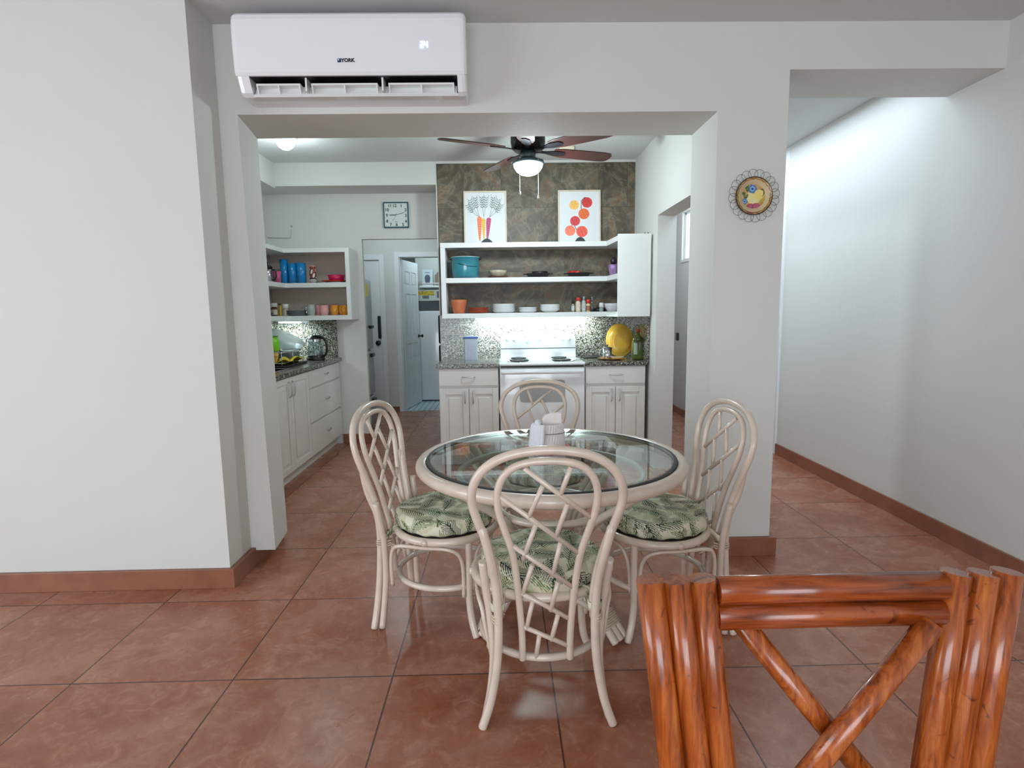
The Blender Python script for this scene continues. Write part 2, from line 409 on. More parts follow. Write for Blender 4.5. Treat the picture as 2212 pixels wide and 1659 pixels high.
# kitchen: left wall, clock wall, stone wall, right wall
KX0 = -.72
struct('wall_kitchen_left', MB().box((KX0 - .15, 1.385, 0), (KX0, 5.85, ZC)), M_WALL)
w = MB().box((KX0, 3.94, 0), (.225, 4.0, ZC)).box((.225, 3.94, 2.113), (1.05, 4.0, ZC))
struct('wall_clock', w, M_WALL)
w = MB().box((KX0, 3.56, 2.56), (1.05, 3.94, ZC)).box((KX0, 1.385, 2.54), (-.47, 3.56, ZC))
struct('wall_soffit', w, M_WALL)
struct('wall_back', MB().box((1.045, 3.56, 0), (2.925, 4.0, ZC)), M_STONE)
struct('wall_back_end', MB().box((1.036, 3.555, 0), (1.0445, 4.0, ZC)), M_WALL)
struct('trim_1', MB().box((1.036, 3.552, ZC - .022), (2.925, 3.5595, ZC)), M_WALL)
struct('baseboard_clock', MB().box((-.06, 3.925, 0), (.225, 3.94, .1)).box((.225, 3.925, 0), (.24, 4.0, .1)), M_TERRA, .002)
w = MB().box((2.925, 1.385, 2.127), (3.08, 2.744, ZC)).box((2.925, 2.744, 0), (3.08, 6.0, ZC)).box((2.925, 1.385, 0), (3.08, 1.9, 2.127))
struct('wall_kitchen_right', w, M_WALL)
# granite splashbacks
struct('trim_2', MB().box((1.046, 3.542, .9), (2.921, 3.5595, 1.33)).box((2.9, 2.93, .9), (2.921, 3.5595, 1.32)), M_GRAN)
struct('trim_3', MB().box((KX0 + .002, 3.92, .9), (-.07, 3.939, 1.31)).box((KX0 + .001, 1.5, .9), (KX0 + .02, 3.92, 1.31)), M_GRAN)
# alcove behind the kitchen
w = MB().box((-.72, 5.85, 2.085), (0, 5.98, ZC)).box((0, 5.85, 0), (.262, 5.98, ZC)).box((.262, 5.85, 2.112), (.92, 5.98, ZC)).box((.92, 5.85, 0), (2.925, 5.98, ZC))
struct('wall_alcove', w, M_WALL)
struct('baseboard_alcove', MB().box((.07, 5.835, 0), (.215, 5.85, .07)), M_TERRA)
# bathroom / utility shell
w = MB().box((-.7, 8.05, 0), (2.5, 8.2, ZC)).box((-.75, 5.98, 0), (-.6, 8.2, ZC)).box((2.4, 5.98, 0), (2.5, 8.2, ZC)).box((.25, 7.42, 0), (2.4, 7.5, ZC))
struct('wall_bathroom', w, M_WALL)
# hall shell to the right of the kitchen
w = MB().box((3.95, 3.98, 0), (4.1, 4.85, ZC)).box((3.95, 5.35, 0), (4.1, 8.2, ZC)).box((3.95, 4.85, 0), (4.1, 5.35, 1.97)).box((3.95, 4.85, 2.57), (4.1, 5.35, ZC))
struct('wall_hall', w, M_WALL)
struct('wall_hall_end', MB().box((3.08, 6.62, 0), (3.95, 6.75, ZC)).box((4.1, 8.05, 0), (6.2, 8.2, ZC)).box((6.05, 3.0, 0), (6.2, 8.05, ZC)).box((4.35, 3.0, 0), (6.2, 3.15, ZC)).box((6.05, -6.05, 0), (6.2, 3, ZC)), M_WALL)
struct('baseboard_hall', MB().box((3.08, 6.6, 0), (3.95, 6.62, .085)).box((3.93, 4.05, 0), (3.95, 6.6, .085)), M_TERRA)
wf = MB().box((3.94, 4.85, 1.95), (3.97, 5.35, 1.98)).box((3.99, 4.85, 1.97), (4.03, 4.88, 2.57)).box((3.99, 5.32, 1.97), (4.03, 5.35, 2.57)).box((3.99, 4.85, 1.97), (4.03, 5.35, 2.0)).box((3.99, 4.85, 2.54), (4.03, 5.35, 2.57))
wf = struct('window_3', wf, M_WHITE)
MB().box((4.008, 4.87, 1.99), (4.014, 5.33, 2.55)).build('window_pane', M_CLEAR, wf)

# ------------------------------------------------------------------ doors
def panel_door(w_, h_, t=.035, cols=2, rows=((.13, .58), (.7, .82 + .1), (1.02, 1.62), (1.74, 1.93)), recess=.007):
    """leaf from x 0..w_, with recessed panels each with a raised field"""
    mb = MB(); mb.box((0, recess, 0), (w_, t - recess, h_))
    mx = .1; gap = .08; pw = (w_ - 2 * mx - gap * (cols - 1)) / cols
    zs = [0] + [z for r in rows for z in r] + [h_]
    for y0, y1 in ((0, recess), (t - recess, t)):
        mb.box((0, y0, 0), (mx, y1, h_)).box((w_ - mx, y0, 0), (w_, y1, h_))
        for c in range(cols - 1):
            x = mx + pw + c * (pw + gap)
            for a, b in rows: mb.box((x, y0, a), (x + gap, y1, b))
        for k in range(0, len(zs), 2): mb.box((mx, y0, zs[k]), (w_ - mx, y1, zs[k + 1]))
        for a, b in rows:
            for c in range(cols):
                x = mx + c * (pw + gap); mb.box((x + .022, y0 + .0015, a + .022), (x + pw - .022, y1 - .0015, b - .022))
    return mb
# closet door with black pull and round lock
d1 = struct('door_1', MB().box((-.72, 5.86, .01), (-.006, 5.9, 2.07)).box((-.6, 5.852, 1.3), (-.16, 5.858, 1.9)), M_DOORW)
P = onY(821, 720, 5.85)
MB().bbox((P[0] - .022, 5.825, 1.02), (P[0] + .018, 5.852, 1.33), .012).build('door_handle', M_BLACK, d1)
P = onY(817, 741, 5.85)
MB().lathe([(.036, 0), (.036, .012), (.028, .018)], (P[0], 5.858, P[2]), 24, 'y').build('lock', M_BLACK, d1)
struct('trim_4', MB().box((-.006, 5.83, 0), (.06, 5.85, 2.15)).box((-.72, 5.83, 2.08), (-.006, 5.85, 2.15)), M_DOORW, .003)
# bathroom door casing and open six panel door
struct('trim_5', MB().box((.2, 5.83, 0), (.262, 5.85, 2.175)).box((.262, 5.83, 2.112), (1.0, 5.85, 2.175)).box((.92, 5.83, 0), (.985, 5.85, 2.112)).box((.262, 5.85, 0), (.275, 5.98, 2.112)), M_DOORW, .003)
mb = panel_door(.66, 2.08)
mb.xf(Matrix.Translation((.282, 5.985, .012)) @ Matrix.Rotation(math.radians(80), 4, 'Z'))
d2 = struct('door_2', mb, M_DOORW)
P = Vector((.282, 5.985, 0)) + Matrix.Rotation(math.radians(80), 3, 'Z') @ Vector((.6, 0, 0))
k = MB().lathe([(.026, 0), (.026, .008), (.01, .012), (.01, .04), (.024, .05), (.024, .065), (.012, .072)], (0, 0, 0), 16, 'x'); k.move((P.x, P.y, 1.02)); k.build('door_knob', M_DARKMET, d2)
# hall door seen past the pillar
struct('trim_6', MB().box((4.18, 3.17, 0), (4.36, 3.255, 2.22)).box((4.36, 3.17, 2.15), (4.2, 4.0, 2.22)).box((4.1, 3.92, 0), (4.36, 3.98, 2.22)).box((4.2, 3.17, 2.22), (4.35, 3.98, ZC)), M_DOORW, .003)
mb = panel_door(.75, 2.1); mb.xf(Matrix.Translation((4.36, 4.02, .02)) @ Matrix.Rotation(math.radians(22), 4, 'Z'))
d3 = struct('door_3', mb, M_DOORW)
# door leaf at the end of the hall with its dark latch
d4 = struct('door_4', MB().box((3.1, 3.31, .01), (3.14, 4.05, 2.05)), M_DOORW)
P = onX(1461, 727, 3.14); MB().bbox((3.139, P[1] - .02, P[2] - .035), (3.16, P[1] + .03, P[2] + .035), .008).build('latch', M_BLACK, d4)

# ================================================================== air conditioner
ac = thing('air_conditioner', 'white wall mounted split air conditioner above the kitchen opening', 'air conditioner', (.955, .995, 2.381))
pr = [(0, 0), (-.13, -.005), (-.19, .05), (-.215, .13), (-.222, .31), (-.205, .335), (-.15, .345), (0, .345)]
def ac_section(p0, p1, x0, x1, inset=0):
    return None
W2 = .535
mb = MB()
# body outline swept along X, with rounded cheeks
prof = [(0, .0), (-.138, .0), (-.162, .012), (-.198, .075), (-.212, .19), (-.212, .31), (-.2, .337), (-.17, .348), (0, .348)]
def shell(x, k):
    return [(x, y * k if i not in (0, 8) else 0, z * (1 if True else 1)) for i, (y, z) in enumerate(prof)]
xs = [(-W2, .0, .9), (-W2 + .004, .0, .96), (-W2 + .02, 0, 1), (-W2 + .065, 0, 1), (-W2 + .0651, 0, 1)]
def loft(mb, stations, profile, mi=0, closed_ends=True):
    n = len(profile); vs = []
    for x, k in stations: vs += [(x, y * k, z) for y, z in profile]
    fs = [(s * n + i, s * n + (i + 1) % n, (s + 1) * n + (i + 1) % n, (s + 1) * n + i) for s in range(len(stations) - 1) for i in range(n)]
    fs += [tuple(range(n)), tuple((len(stations) - 1) * n + i for i in reversed(range(n)))]
    return mb.add(vs, fs, False, mi)
def loft3(mb, stations, profile):
    n = len(profile); vs = []
    for x, k, q in stations: vs += [(x, y * k, .168 + (z - .168) * q) for y, z in profile]
    fs = [(i + j * n, (i + 1) % n + j * n, (i + 1) % n + (j + 1) * n, i + (j + 1) * n) for j in range(len(stations) - 1) for i in range(n)]
    fs += [tuple(range(n)), tuple((len(stations) - 1) * n + i for i in reversed(range(n)))]
    return mb.add(vs, fs, False)
loft3(mb, [(-W2 + .004, .9, .95), (-W2 + .012, .96, .98), (-W2 + .03, .985, 1), (-W2 + .065, .985, 1)], prof)
loft3(mb, [(W2 - .045, .985, 1), (W2 - .024, .985, 1), (W2 - .01, .96, .985), (W2 - .003, .9, .95)], prof)
mid = [(0, 0), (-.142, 0), (-.15, .009), (-.14, .012), (-.05, .015), (-.05, .0765), (-.19, .0785), (-.2, .2), (-.2, .31), (-.19, .33), (-.165, .343), (0, .343)]
loft3(mb, [(-W2 + .0648, 1, 1), (W2 - .0448, 1, 1)], mid)
mb.build('housing', M_ENAMEL, ac)
fp_ = [(-.18, .073), (-.197, .074), (-.205, .087), (-.2125, .19), (-.2135, .28), (-.211, .312), (-.203, .334), (-.188, .347), (-.16, .352), (-.155, .34), (-.19, .3), (-.195, .2)]
f_ = MB(); loft3(f_, [(-W2, .93, .93), (-W2 + .004, .965, .97), (-W2 + .012, .99, .99), (-W2 + .026, 1, 1), (W2 - .026, 1, 1), (W2 - .012, .99, .985), (W2 - .004, .965, .96), (W2, .93, .91)], fp_)
f_.build('front_panel', M_ENAMEL, ac)
MB().box((-W2 + .066, -.08, .016), (W2 - .046, -.051, .071)).box((-W2 + .066, -.188, .071), (W2 - .046, -.051, .0762)).build('outlet', M_BLACK, ac)
lm = MB().poly([(-.15, .006), (-.145, .006), (-.114, .048), (-.12, .052)], 1.0, 'x'); lm.xf(Matrix.Translation((-W2 + .07, 0, 0)) @ Matrix.Diagonal(((2 * W2 - .12), 1, 1, 1)))
lm.build('louver', M_WHITE, ac)
ends = [(-W2 + .085, -.245), (-.195, .115), (.165, W2 - .062)]
for i, (a, b) in enumerate(ends):
    c0, c1 = (a + (b - a) * .62, b) if i == 0 else ((a + (b - a) * .28, a + (b - a) * .72) if i == 1 else (a, a + (b - a) * .3))
    f = MB(); f.poly([(a, 0), (b, 0), (b, .009), (c1 - .004 if i else b, .009)] if False else [(a, 0), (b, 0), (b, .009), (a, .009)], .05, 'y'); f.move((0, -.168, .042))
    f.build('flap', M_WHITE, ac, bevel=.0015)
    for x in np.linspace(a + .004, b - .004, 3): MB().poly([(-.168, .043), (-.124, .043), (-.153, .009)], .006, 'x').move((x - .003, 0, 0)).build('flap_rib', M_WHITE, ac)
for x in (-.215, .14): MB().box((x - .004, -.178, .012), (x + .004, -.12, .074)).build('bracket', M_WHITE, ac)
t = text_mb('YORK', .0225, .0008, .0006); t.xf(Matrix.Rotation(-.09, 4, 'X')); t.move((-.008, -.2105, .133)); t.build('logo', mat('logo_black', (26, 28, 34), .5, noise=0), ac)
MB().box((-.055, -.212, .1255), (-.039, -.206, .1405)).build('logo_mark', mat('logo_blue', (30, 44, 92), .5, noise=0), ac)
MB().box((-.052, -.2126, .132), (-.047, -.2119, .1385)).build('logo_mark_white', M_WHITE, ac)
# seven segment 24
seg = MB(); S_ = .012
def sseg(x, on):
    a = S_; t_ = .0028
    D = {'a': ((0, 2 * a), (a, 2 * a)), 'b': ((a, a), (a, 2 * a)), 'c': ((a, 0), (a, a)), 'd': ((0, 0), (a, 0)), 'e': ((0, 0), (0, a)), 'f': ((0, a), (0, 2 * a)), 'g': ((0, a), (a, a))}
    for k in on:
        (x0, z0), (x1, z1) = D[k]; seg.box((x + x0 - t_ / 2, -.2148, z0 - t_ / 2), (x + x1 + t_ / 2, -.212, z1 + t_ / 2))
sseg(0, 'abged'); sseg(.0185, 'fgbc'); seg.move((.328, 0, .186))
seg.build('temperature_display', mat('lit_display', (200, 220, 255), .4, noise=0, emit=(190, 215, 255), es=3), ac)

# ================================================================== wall clock
ck = thing('wall_clock', 'square white wall clock with teal frame above the doorway', 'clock', (.587, 3.939, 2.346))
M_TEAL = mat('teal_plastic', (34, 84, 104), .4, noise=0)
fr = MB(); h = .127; t_ = .012
for a, b in (((-h, -.03, -h), (h, 0, -h + t_)), ((-h, -.03, h - t_), (h, 0, h)), ((-h, -.03, -h + t_), (-h + t_, 0, h - t_)), ((h - t_, -.03, -h + t_), (h, 0, h - t_))): fr.box(a, b)
fr.build('frame', M_TEAL, ck, bevel=.008)
MB().box((-h + t_, -.02, -h + t_), (h - t_, 0, h - t_)).build('dial', mat('clock_dial', (206, 214, 208), .5, noise=0), ck)
MN = mat('numeral_ink', (30, 42, 42), .5, noise=0)
num = MB()
for s_, x, z in (('12', -.012, .09), ('1', .055, .088), ('2', .098, .047), ('3', .098, -.008), ('4', .098, -.066), ('5', .068, -.096), ('6', .004, -.096), ('7', -.055, -.096), ('8', -.09, -.062), ('9', -.092, -.006), ('10', -.09, .05), ('11', -.06, .09)):
    tm = text_mb(s_, .042, .0008); tm.move((x, -.021, z)); tm.build('numeral', MN, ck)
def hand(ang, L, w_, y, name, tail=0):
    m_ = MB().box((-w_, y, -tail), (w_, y - .001, L)); m_.xf(Matrix.Rotation(ang, 4, 'Y')); return m_.build(name, MN, ck)
hand(-PI / 2, .066, .0035, -.022, 'hour_hand'); hand(math.radians(75), .088, .002, -.0235, 'minute_hand'); hand(math.radians(210), .07, .0008, -.025, 'second_hand', .02)
MB().box((-.012, -.0212, -.07), (.012, -.0205, -.066)).build('maker_mark', MN, ck)

# ================================================================== framed vegetable prints
M_PRINT = paint_mat('printed_paper', .55)
M_PFRAME = mat('pale_wood_frame', (214, 200, 180), .5, noise=.06, scale=20)
def seg_d(X, Z, a, b):
    ax, az = a; bx, bz = b; dx, dz = bx - ax, bz - az; t = np.clip(((X - ax) * dx + (Z - az) * dz) / (dx * dx + dz * dz + 1e-12), 0, 1)
    return np.hypot(X - ax - t * dx, Z - az - t * dz), t
def carrots(X, Z):
    C = np.tile(lin((222, 225, 228)), (len(X), 1)); g = lin((66, 96, 84)); g2 = lin((92, 128, 112))
    def put(mask, c): C[mask] = c
    def leafspray(x0, z0, ang, L, bend, col):
        pts = [(x0, z0)]; a = ang
        for k in range(8):
            a += bend / 8; pts.append((pts[-1][0] + math.sin(a) * L / 8, pts[-1][1] + math.cos(a) * L / 8))
            p, q_ = pts[-2], pts[-1]; d, _ = seg_d(X, Z, p, q_); put(d < .0016, col)
            if k >= 3:
                for s_ in (-1, 1):
                    b_ = a + s_ * .75; e = (q_[0] + math.sin(b_) * .03, q_[1] + math.cos(b_) * .03)
                    d, t = seg_d(X, Z, q_, e); put(d < .0008 + .0028 * np.sin(PI * t) ** 1.2 * (t > .15), col)
                    b2 = a + s_ * .35; e2 = (e[0] + math.sin(b2) * .016, e[1] + math.cos(b2) * .016); d, t = seg_d(X, Z, e, e2); put(d < .0018 * np.sin(PI * t), col)
    for x0, angs in ((-.055, (-1.1, -.7, -.3)), (-.013, (-.15, .2)), (.04, (.3, .7, 1.1))):
        for i, a in enumerate(angs): leafspray(x0, .01, a, .17 if abs(a) < .8 else .15, -.5 * a, g if i % 2 == 0 else g2)
    for x0, z0, w_, zb, col, col2 in ((-.055, .015, .024, -.215, (236, 122, 72), (246, 160, 110)), (-.016, .0, .019, -.2, (226, 178, 66), (236, 196, 96)), (.034, .005, .024, -.205, (178, 62, 116), (208, 104, 140))):
        t = (z0 - Z) / (z0 - zb); xc = x0 + (0 if x0 < .01 else -t * .018); wd = w_ * np.clip(1 - t, 0, 1) ** .5 * np.clip(t * 12, 0, 1) ** .4
        m_ = (t > 0) & (t < 1) & (abs(X - xc) < wd); put(m_, lin(col)); put(m_ & (np.sin(Z * 300 + X * 60) > .72) & (X > xc - wd * .6), lin(col2))
    put((Z < -.236 + .048 * (1 - (np.abs(X - .012) / .065) ** 1.7)) & (np.abs(X - .012) < .065), lin((38, 46, 52)))
    return C
def tomatoes(X, Z):
    C = np.tile(lin((222, 225, 228)), (len(X), 1)); gr = lin((50, 62, 52))
    def put(mask, c): C[mask] = c
    for p, q_ in (((.02, .15), (.05, .182)), ((.05, .182), (.085, .178)), ((.02, .15), (.018, .08)), ((.018, .08), (.035, .05)), ((-.05, -.07), (-.01, -.15)), ((-.06, -.05), (-.08, -.1)), ((-.01, -.15), (.02, -.2))):
        d, _ = seg_d(X, Z, p, q_); put(d < .003, gr)
    for x, z, r, col, sc in ((-.048, .113, .045, (238, 184, 92), gr), (.074, .135, .05, (206, 56, 54), gr), (.043, .03, .052, (226, 108, 56), lin((90, 60, 30))), (-.04, -.035, .047, (206, 62, 62), lin((150, 60, 110))), (-.088, -.125, .05, (240, 124, 96), lin((190, 120, 70))), (.024, -.135, .054, (228, 88, 72), lin((150, 50, 60)))):
        rr = np.hypot(X - x, (Z - z) * 1.04); m_ = rr < r; put(m_, lin(col)); put(m_ & (rr < r * .93) & (np.sin(X * 190 + Z * 90) > .92), lin(tuple(min(255, c + 22) for c in col)))
        th = np.arctan2(Z - z - (r * .3 if z > .1 else 0), X - x); r2 = np.hypot(X - x, Z - z - (r * .3 if z > .1 else 0))
        put((r2 < r * .7) & (np.abs(np.sin(th * 2.5 + .4)) < .16 * (1 - r2 / (r * .75)) + .03), sc)
    put((Z < -.236 + .05 * (1 - (np.abs(X - .008) / .055) ** 2.4)) & (np.abs(X - .008) < .055), lin((44, 52, 54)))
    return C
# shelf top is at z 1.99
for nm, xc, fn, lb in (('framed_print', 1.497, carrots, 'framed carrot print leaning on the stone wall above the shelves'), ('framed_print', 2.388, tomatoes, 'framed tomato print leaning on the stone wall above the shelves')):
    w_, h_ = .405, .5
    p = thing(nm, lb, 'picture', (xc, 3.5, 1.992)); p.rotation_euler = (-.05, 0, 0)
    f = MB(); t_ = .014
    for a, b in (((-w_ / 2, 0, 0), (w_ / 2, .02, t_)), ((-w_ / 2, 0, h_ - t_), (w_ / 2, .02, h_)), ((-w_ / 2, 0, t_), (-w_ / 2 + t_, .02, h_ - t_)), ((w_ / 2 - t_, 0, t_), (w_ / 2, .02, h_ - t_))): f.box(a, b)
    f.build('frame', M_PFRAME, p, bevel=.002)
    fn_s = (lambda fn: lambda X, Z: fn(X * .98, Z * .86 + .0))(fn)
    def scaled(fn):
        def g(X, Z):
            return fn(X, Z)
        return g
    painted('print', w_ - 2 * t_, h_ - 2 * t_, 230, 290, scaled(fn), M_PRINT, p, (0, .008, h_ / 2))

# ================================================================== hanging plate
M_PLATEP = paint_mat('painted_ceramic', .25)
def plate_paint(X, Z):
    R_ = np.hypot(X, Z); th = np.arctan2(Z, X)
    C = np.tile(lin((196, 152, 96)), (len(X), 1))
    def put(m_, c): C[m_] = lin(c)
    def ell(x, z, a, b, rot=0):
        c, s_ = math.cos(rot), math.sin(rot); u = (X - x) * c + (Z - z) * s_; v = -(X - x) * s_ + (Z - z) * c; return (u / a) ** 2 + (v / b) ** 2
    nz = np.sin(X * 90 + np.sin(Z * 70) * 2) * np.cos(Z * 60)
    put(nz > .6, (206, 160, 112)); put((R_ > .078) & (nz < -.3), (176, 132, 72))
    put(ell(.03, -.015, .055, .04, .6) < 1, (206, 176, 96))
    put(ell(.0, -.005, .035, .035) < 1, (222, 210, 148)); put(ell(.028, .008, .03, .024, .3) < 1, (226, 206, 120))
    for k in range(5):
        xx = X - .01 - k * .014; arc = np.abs(Z + .052 - k * .004 - xx * .75 - xx * xx * 6); put((arc < .0022) & (X > -.02 + k * .012) & (R_ < .088) & (Z < .01), (132, 104, 34))
    put(ell(-.05, -.04, .05, .012, -.7) < 1, (190, 160, 60)); put(ell(-.045, -.055, .04, .004, -.7) < 1, (110, 84, 24))
    put((ell(.044, .018, .014, .02) < 1) & (ell(.038, .014, .013, .017) > 1), (96, 90, 30))
    for x, z, r in ((-.012, -.062, .026), (.016, -.058, .024)):
        put(ell(x, z, r, r) < 1, (150, 66, 84)); put(ell(x + .004, z + .004, r * .75, r * .75) < 1, (176, 88, 110))
    for x, z, r in ((-.006, .036, .022), (-.044, -.026, .015)):
        for a in range(6): put(ell(x + r * .55 * math.cos(a), z + r * .55 * math.sin(a), r * .5, r * .5) < 1, (86, 120, 170))
        for a in range(6): put(ell(x + r * .4 * math.cos(a + .5), z + r * .4 * math.sin(a + .5), r * .25, r * .2) < 1, (136, 170, 206))
        put(ell(x, z, r * .3, r * .25) < 1, (36, 70, 140))
    for x, z, a, b, r in ((-.043, .048, .012, .008, .8), (-.032, .036, .009, .014, .1), (-.05, .014, .009, .008, 0), (-.046, .002, .006, .016, .3), (-.033, .0, .005, .012, -.4), (-.03, .052, .006, .006, 0)):
        put(ell(x, z, a, b, r) < 1, (58, 92, 48)); put(ell(x, z, a * .5, b * .5, r) < 1, (96, 124, 60))
    for x, z, a, b, r in ((.01, .066, .018, .004, .2), (-.012, .07, .012, .003, -.3), (-.07, -.03, .003, .012, .3), (-.068, -.02, .008, .003, .5), (.062, .05, .01, .003, -.6)): put(ell(x, z, a, b, r) < 1, (110, 66, 28))
    put(R_ > .0895, (60, 46, 26))
    return C
hp = thing('decorative_plate', 'round painted fruit plate in a looped wire holder on the pillar', 'plate', (2.933, .994, 1.93))
nr, na = 70, 260; vs = []; fs = []
for i in range(nr + 1):
    r = .0935 * i / nr
    for k in range(na): a = 2 * PI * k / na; vs.append((r * math.cos(a), -.012 - .012 * (max(0, (r - .055) / .0385)) ** 1.5, r * math.sin(a)))
for i in range(nr):
    for k in range(na): fs.append((i * na + k, i * na + (k + 1) % na, (i + 1) * na + (k + 1) % na, (i + 1) * na + k))
mb = MB(); mb.add(vs, fs, True); o = mb.build('plate', M_PLATEP, hp, fix=False); V_ = np.array(vs); set_pattern(o, plate_paint(V_[:, 0], V_[:, 2]))
MB().lathe([(.04, 0), (.045, .008), (.0925, .022), (.094, .0235)], (0, 0, 0), 48, 'y', close=False).build('plate_back', mat('ceramic_back', (200, 180, 140), .4, noise=0), hp)
wr = MB()
for k in range(20):
    a = 2 * PI * (k + .3) / 20; wr.tube([(.107 * math.cos(a) + .0245 * math.cos(q), -.02 - .003 * (k % 2), .107 * math.sin(a) + .0245 * math.sin(q)) for q in np.linspace(0, 2 * PI, 40, endpoint=False)], .0009, True, 5)
wr.tube([(.0945 * math.cos(2 * PI * k / 64), -.022, .0945 * math.sin(2 * PI * k / 64)) for k in range(64)], .0014, True, 6)
wr.build('wire_holder', mat('dark_wire', (48, 42, 36), .5, metal=.5, noise=0), hp)

# ================================================================== ceiling fan
FX, FY = 1.845, 2.28
fan = thing('ceiling_fan', 'five bladed dark ceiling fan with a lit bowl light', 'ceiling fan', (FX, FY, ZC))
MB().lathe([(.085, -.03), (.09, -.02), (.09, 0)], (0, 0, 0), 40).lathe([(.03, -.075), (.03, -.02)], (0, 0, 0), 24).build('canopy', M_DARKMET, fan)
MB().lathe([(.05, -.262), (.1, -.258), (.118, -.24), (.125, -.2), (.125, -.14), (.118, -.105), (.09, -.08), (.04, -.07)], (0, 0, 0), 48).build('motor', M_DARKMET, fan)
MB().lathe([(.048, -.315), (.055, -.3), (.055, -.262)], (0, 0, 0), 32).lathe([(.112, -.352), (.118, -.345), (.112, -.33), (.06, -.314)], (0, 0, 0), 48).build('light_fitter', mat('slate_metal', (70, 84, 90), .35, metal=.5, noise=0), fan)
BZ = -.345
MB().lathe([(.002, -.085), (.03, -.083), (.06, -.074), (.085, -.055), (.103, -.028), (.108, 0)], (0, 0, BZ), 48, close=False).build('light_bowl', M_BULB, fan)
for k, a in enumerate((20, 116, 205, 264, 321)):
    a_ = math.radians(a); rot = Matrix.Rotation(a_, 4, 'Z') @ Matrix.Translation((0, 0, -.255)) @ Matrix.Rotation(math.radians(-11), 4, 'X')
    b = MB(); pts = [(.2, -.045), (.26, -.062), (.42, -.068), (.6, -.07), (.655, -.062), (.675, -.035), (.68, 0), (.675, .035), (.655, .062), (.6, .07), (.42, .068), (.26, .062), (.2, .045)]
    b.poly(pts, .007, 'z'); b.xf(rot); bo = b.build('blade', M_BLADE, fan, bevel=.001)
    br = MB(); br.poly([(.07, -.014), (.14, -.014), (.2, -.035), (.28, -.03), (.3, 0), (.28, .03), (.2, .035), (.14, .014), (.07, .014)], -.006, 'z'); br.xf(rot); br.build('blade_bracket', M_DARKMET, bo)
for x, L in ((-.035, .155), (.035, .185)):
    c_ = MB().tube([(x * 1.9, -.1, -.33), (x * 1.9, -.108, -.36), (x * 1.9, -.108, -.36 - L - .05)], .0014, n=6).lathe([(.003, -.03), (.007, -.02), (.006, -.005), (.002, 0)], (x * 1.9, -.108, -.405 - L), 12)
    c_.build('pull_chain', M_NICKEL, fan)
dl = thing('ceiling_light', 'small lit white dome light on the kitchen ceiling', 'ceiling light', (-.063, 2.76, ZC))
MB().lathe([(.085, -.015), (.09, -.012), (.09, 0)], (0, 0, 0), 32).build('base', M_WHITE, dl)
MB().lathe([(.002, -.105), (.03, -.1), (.055, -.082), (.072, -.052), (.078, -.014)], (0, 0, 0), 32, close=False).build('bulb', M_BULB, dl)
P = onZ(1222, 318, ZC)
jb = MB().bbox((P[0] - .06, P[1] - .045, ZC - .03), (P[0] + .07, P[1] + .05, ZC), .006).build('junction_box', mat('cream_plastic', (216, 206, 182), .5, noise=0))
tag(jb, 'small cream junction box on the ceiling behind the fan blades', 'junction box')
cw = MB(); A = onY(578, 513, 3.93); B = onY(627, 514, 3.93); Cc = onY(629, 495, 3.93)
cw.tube([A, (A + B) / 2 + np.array([0, 0, -.003]), B], .0035, n=6).tube([B, (B + Cc) / 2, Cc], .002, n=6).lathe([(.008, 0), (.008, .012)], tuple(onY(630, 489, 3.939)), 10, 'y')
tag(cw.build('wall_cable', mat('cable_beige', (176, 172, 160), .6, noise=0)), 'thin cable and nail on the wall above the corner shelves', 'cable')
cable = None

# ================================================================== open shelf units
M_SHELF = M_WHITE
# right hand unit: runs along the stone wall and turns along the right wall
su = thing('wall_shelf', 'white open wall shelf with closed end panel under the stone wall prints', 'shelf', (1.086, 3.54, 1.305))
ox, oy, oz = 1.086, 3.54, 1.305
def L(x, y, z): return (x - ox, y - oy, z - oz)
ZT, ZM, ZB = 1.99, 1.674, 1.35
def lshelf(z0, z1, x0=1.086):
    pts = [(x0, 3.54), (x0, 3.29), (2.607, 3.29), (2.632, 2.889), (2.905, 2.889), (2.905, 3.54)]
    return MB().poly([(x - ox, y - oy) for x, y in pts], z1 - z0, 'z').move((0, 0, z0 - oz))
lshelf(ZT - .045, ZT).build('top_board', M_SHELF, su, bevel=.002)
lshelf(ZM - .045, ZM, 1.13).build('middle_board', M_SHELF, su, bevel=.002)
lshelf(ZB - .045, ZB).build('bottom_board', M_SHELF, su, bevel=.002)
MB().box(L(1.086, 3.289, ZB), L(1.13, 3.54, ZT - .045)).build('side_panel', M_SHELF, su, bevel=.002)
MB().box(L(2.626, 2.87, ZB - .045), L(2.907, 2.889, ZT + .008)).build('end_panel', M_SHELF, su, bevel=.002)
for px in (1392, 1399):
    P = onY(px, 500, 2.9); MB().lathe([(.003, 0), (.005, .012)], L(P[0], 2.88, ZT + .005), 8).build('dowel', M_BLACK, su)
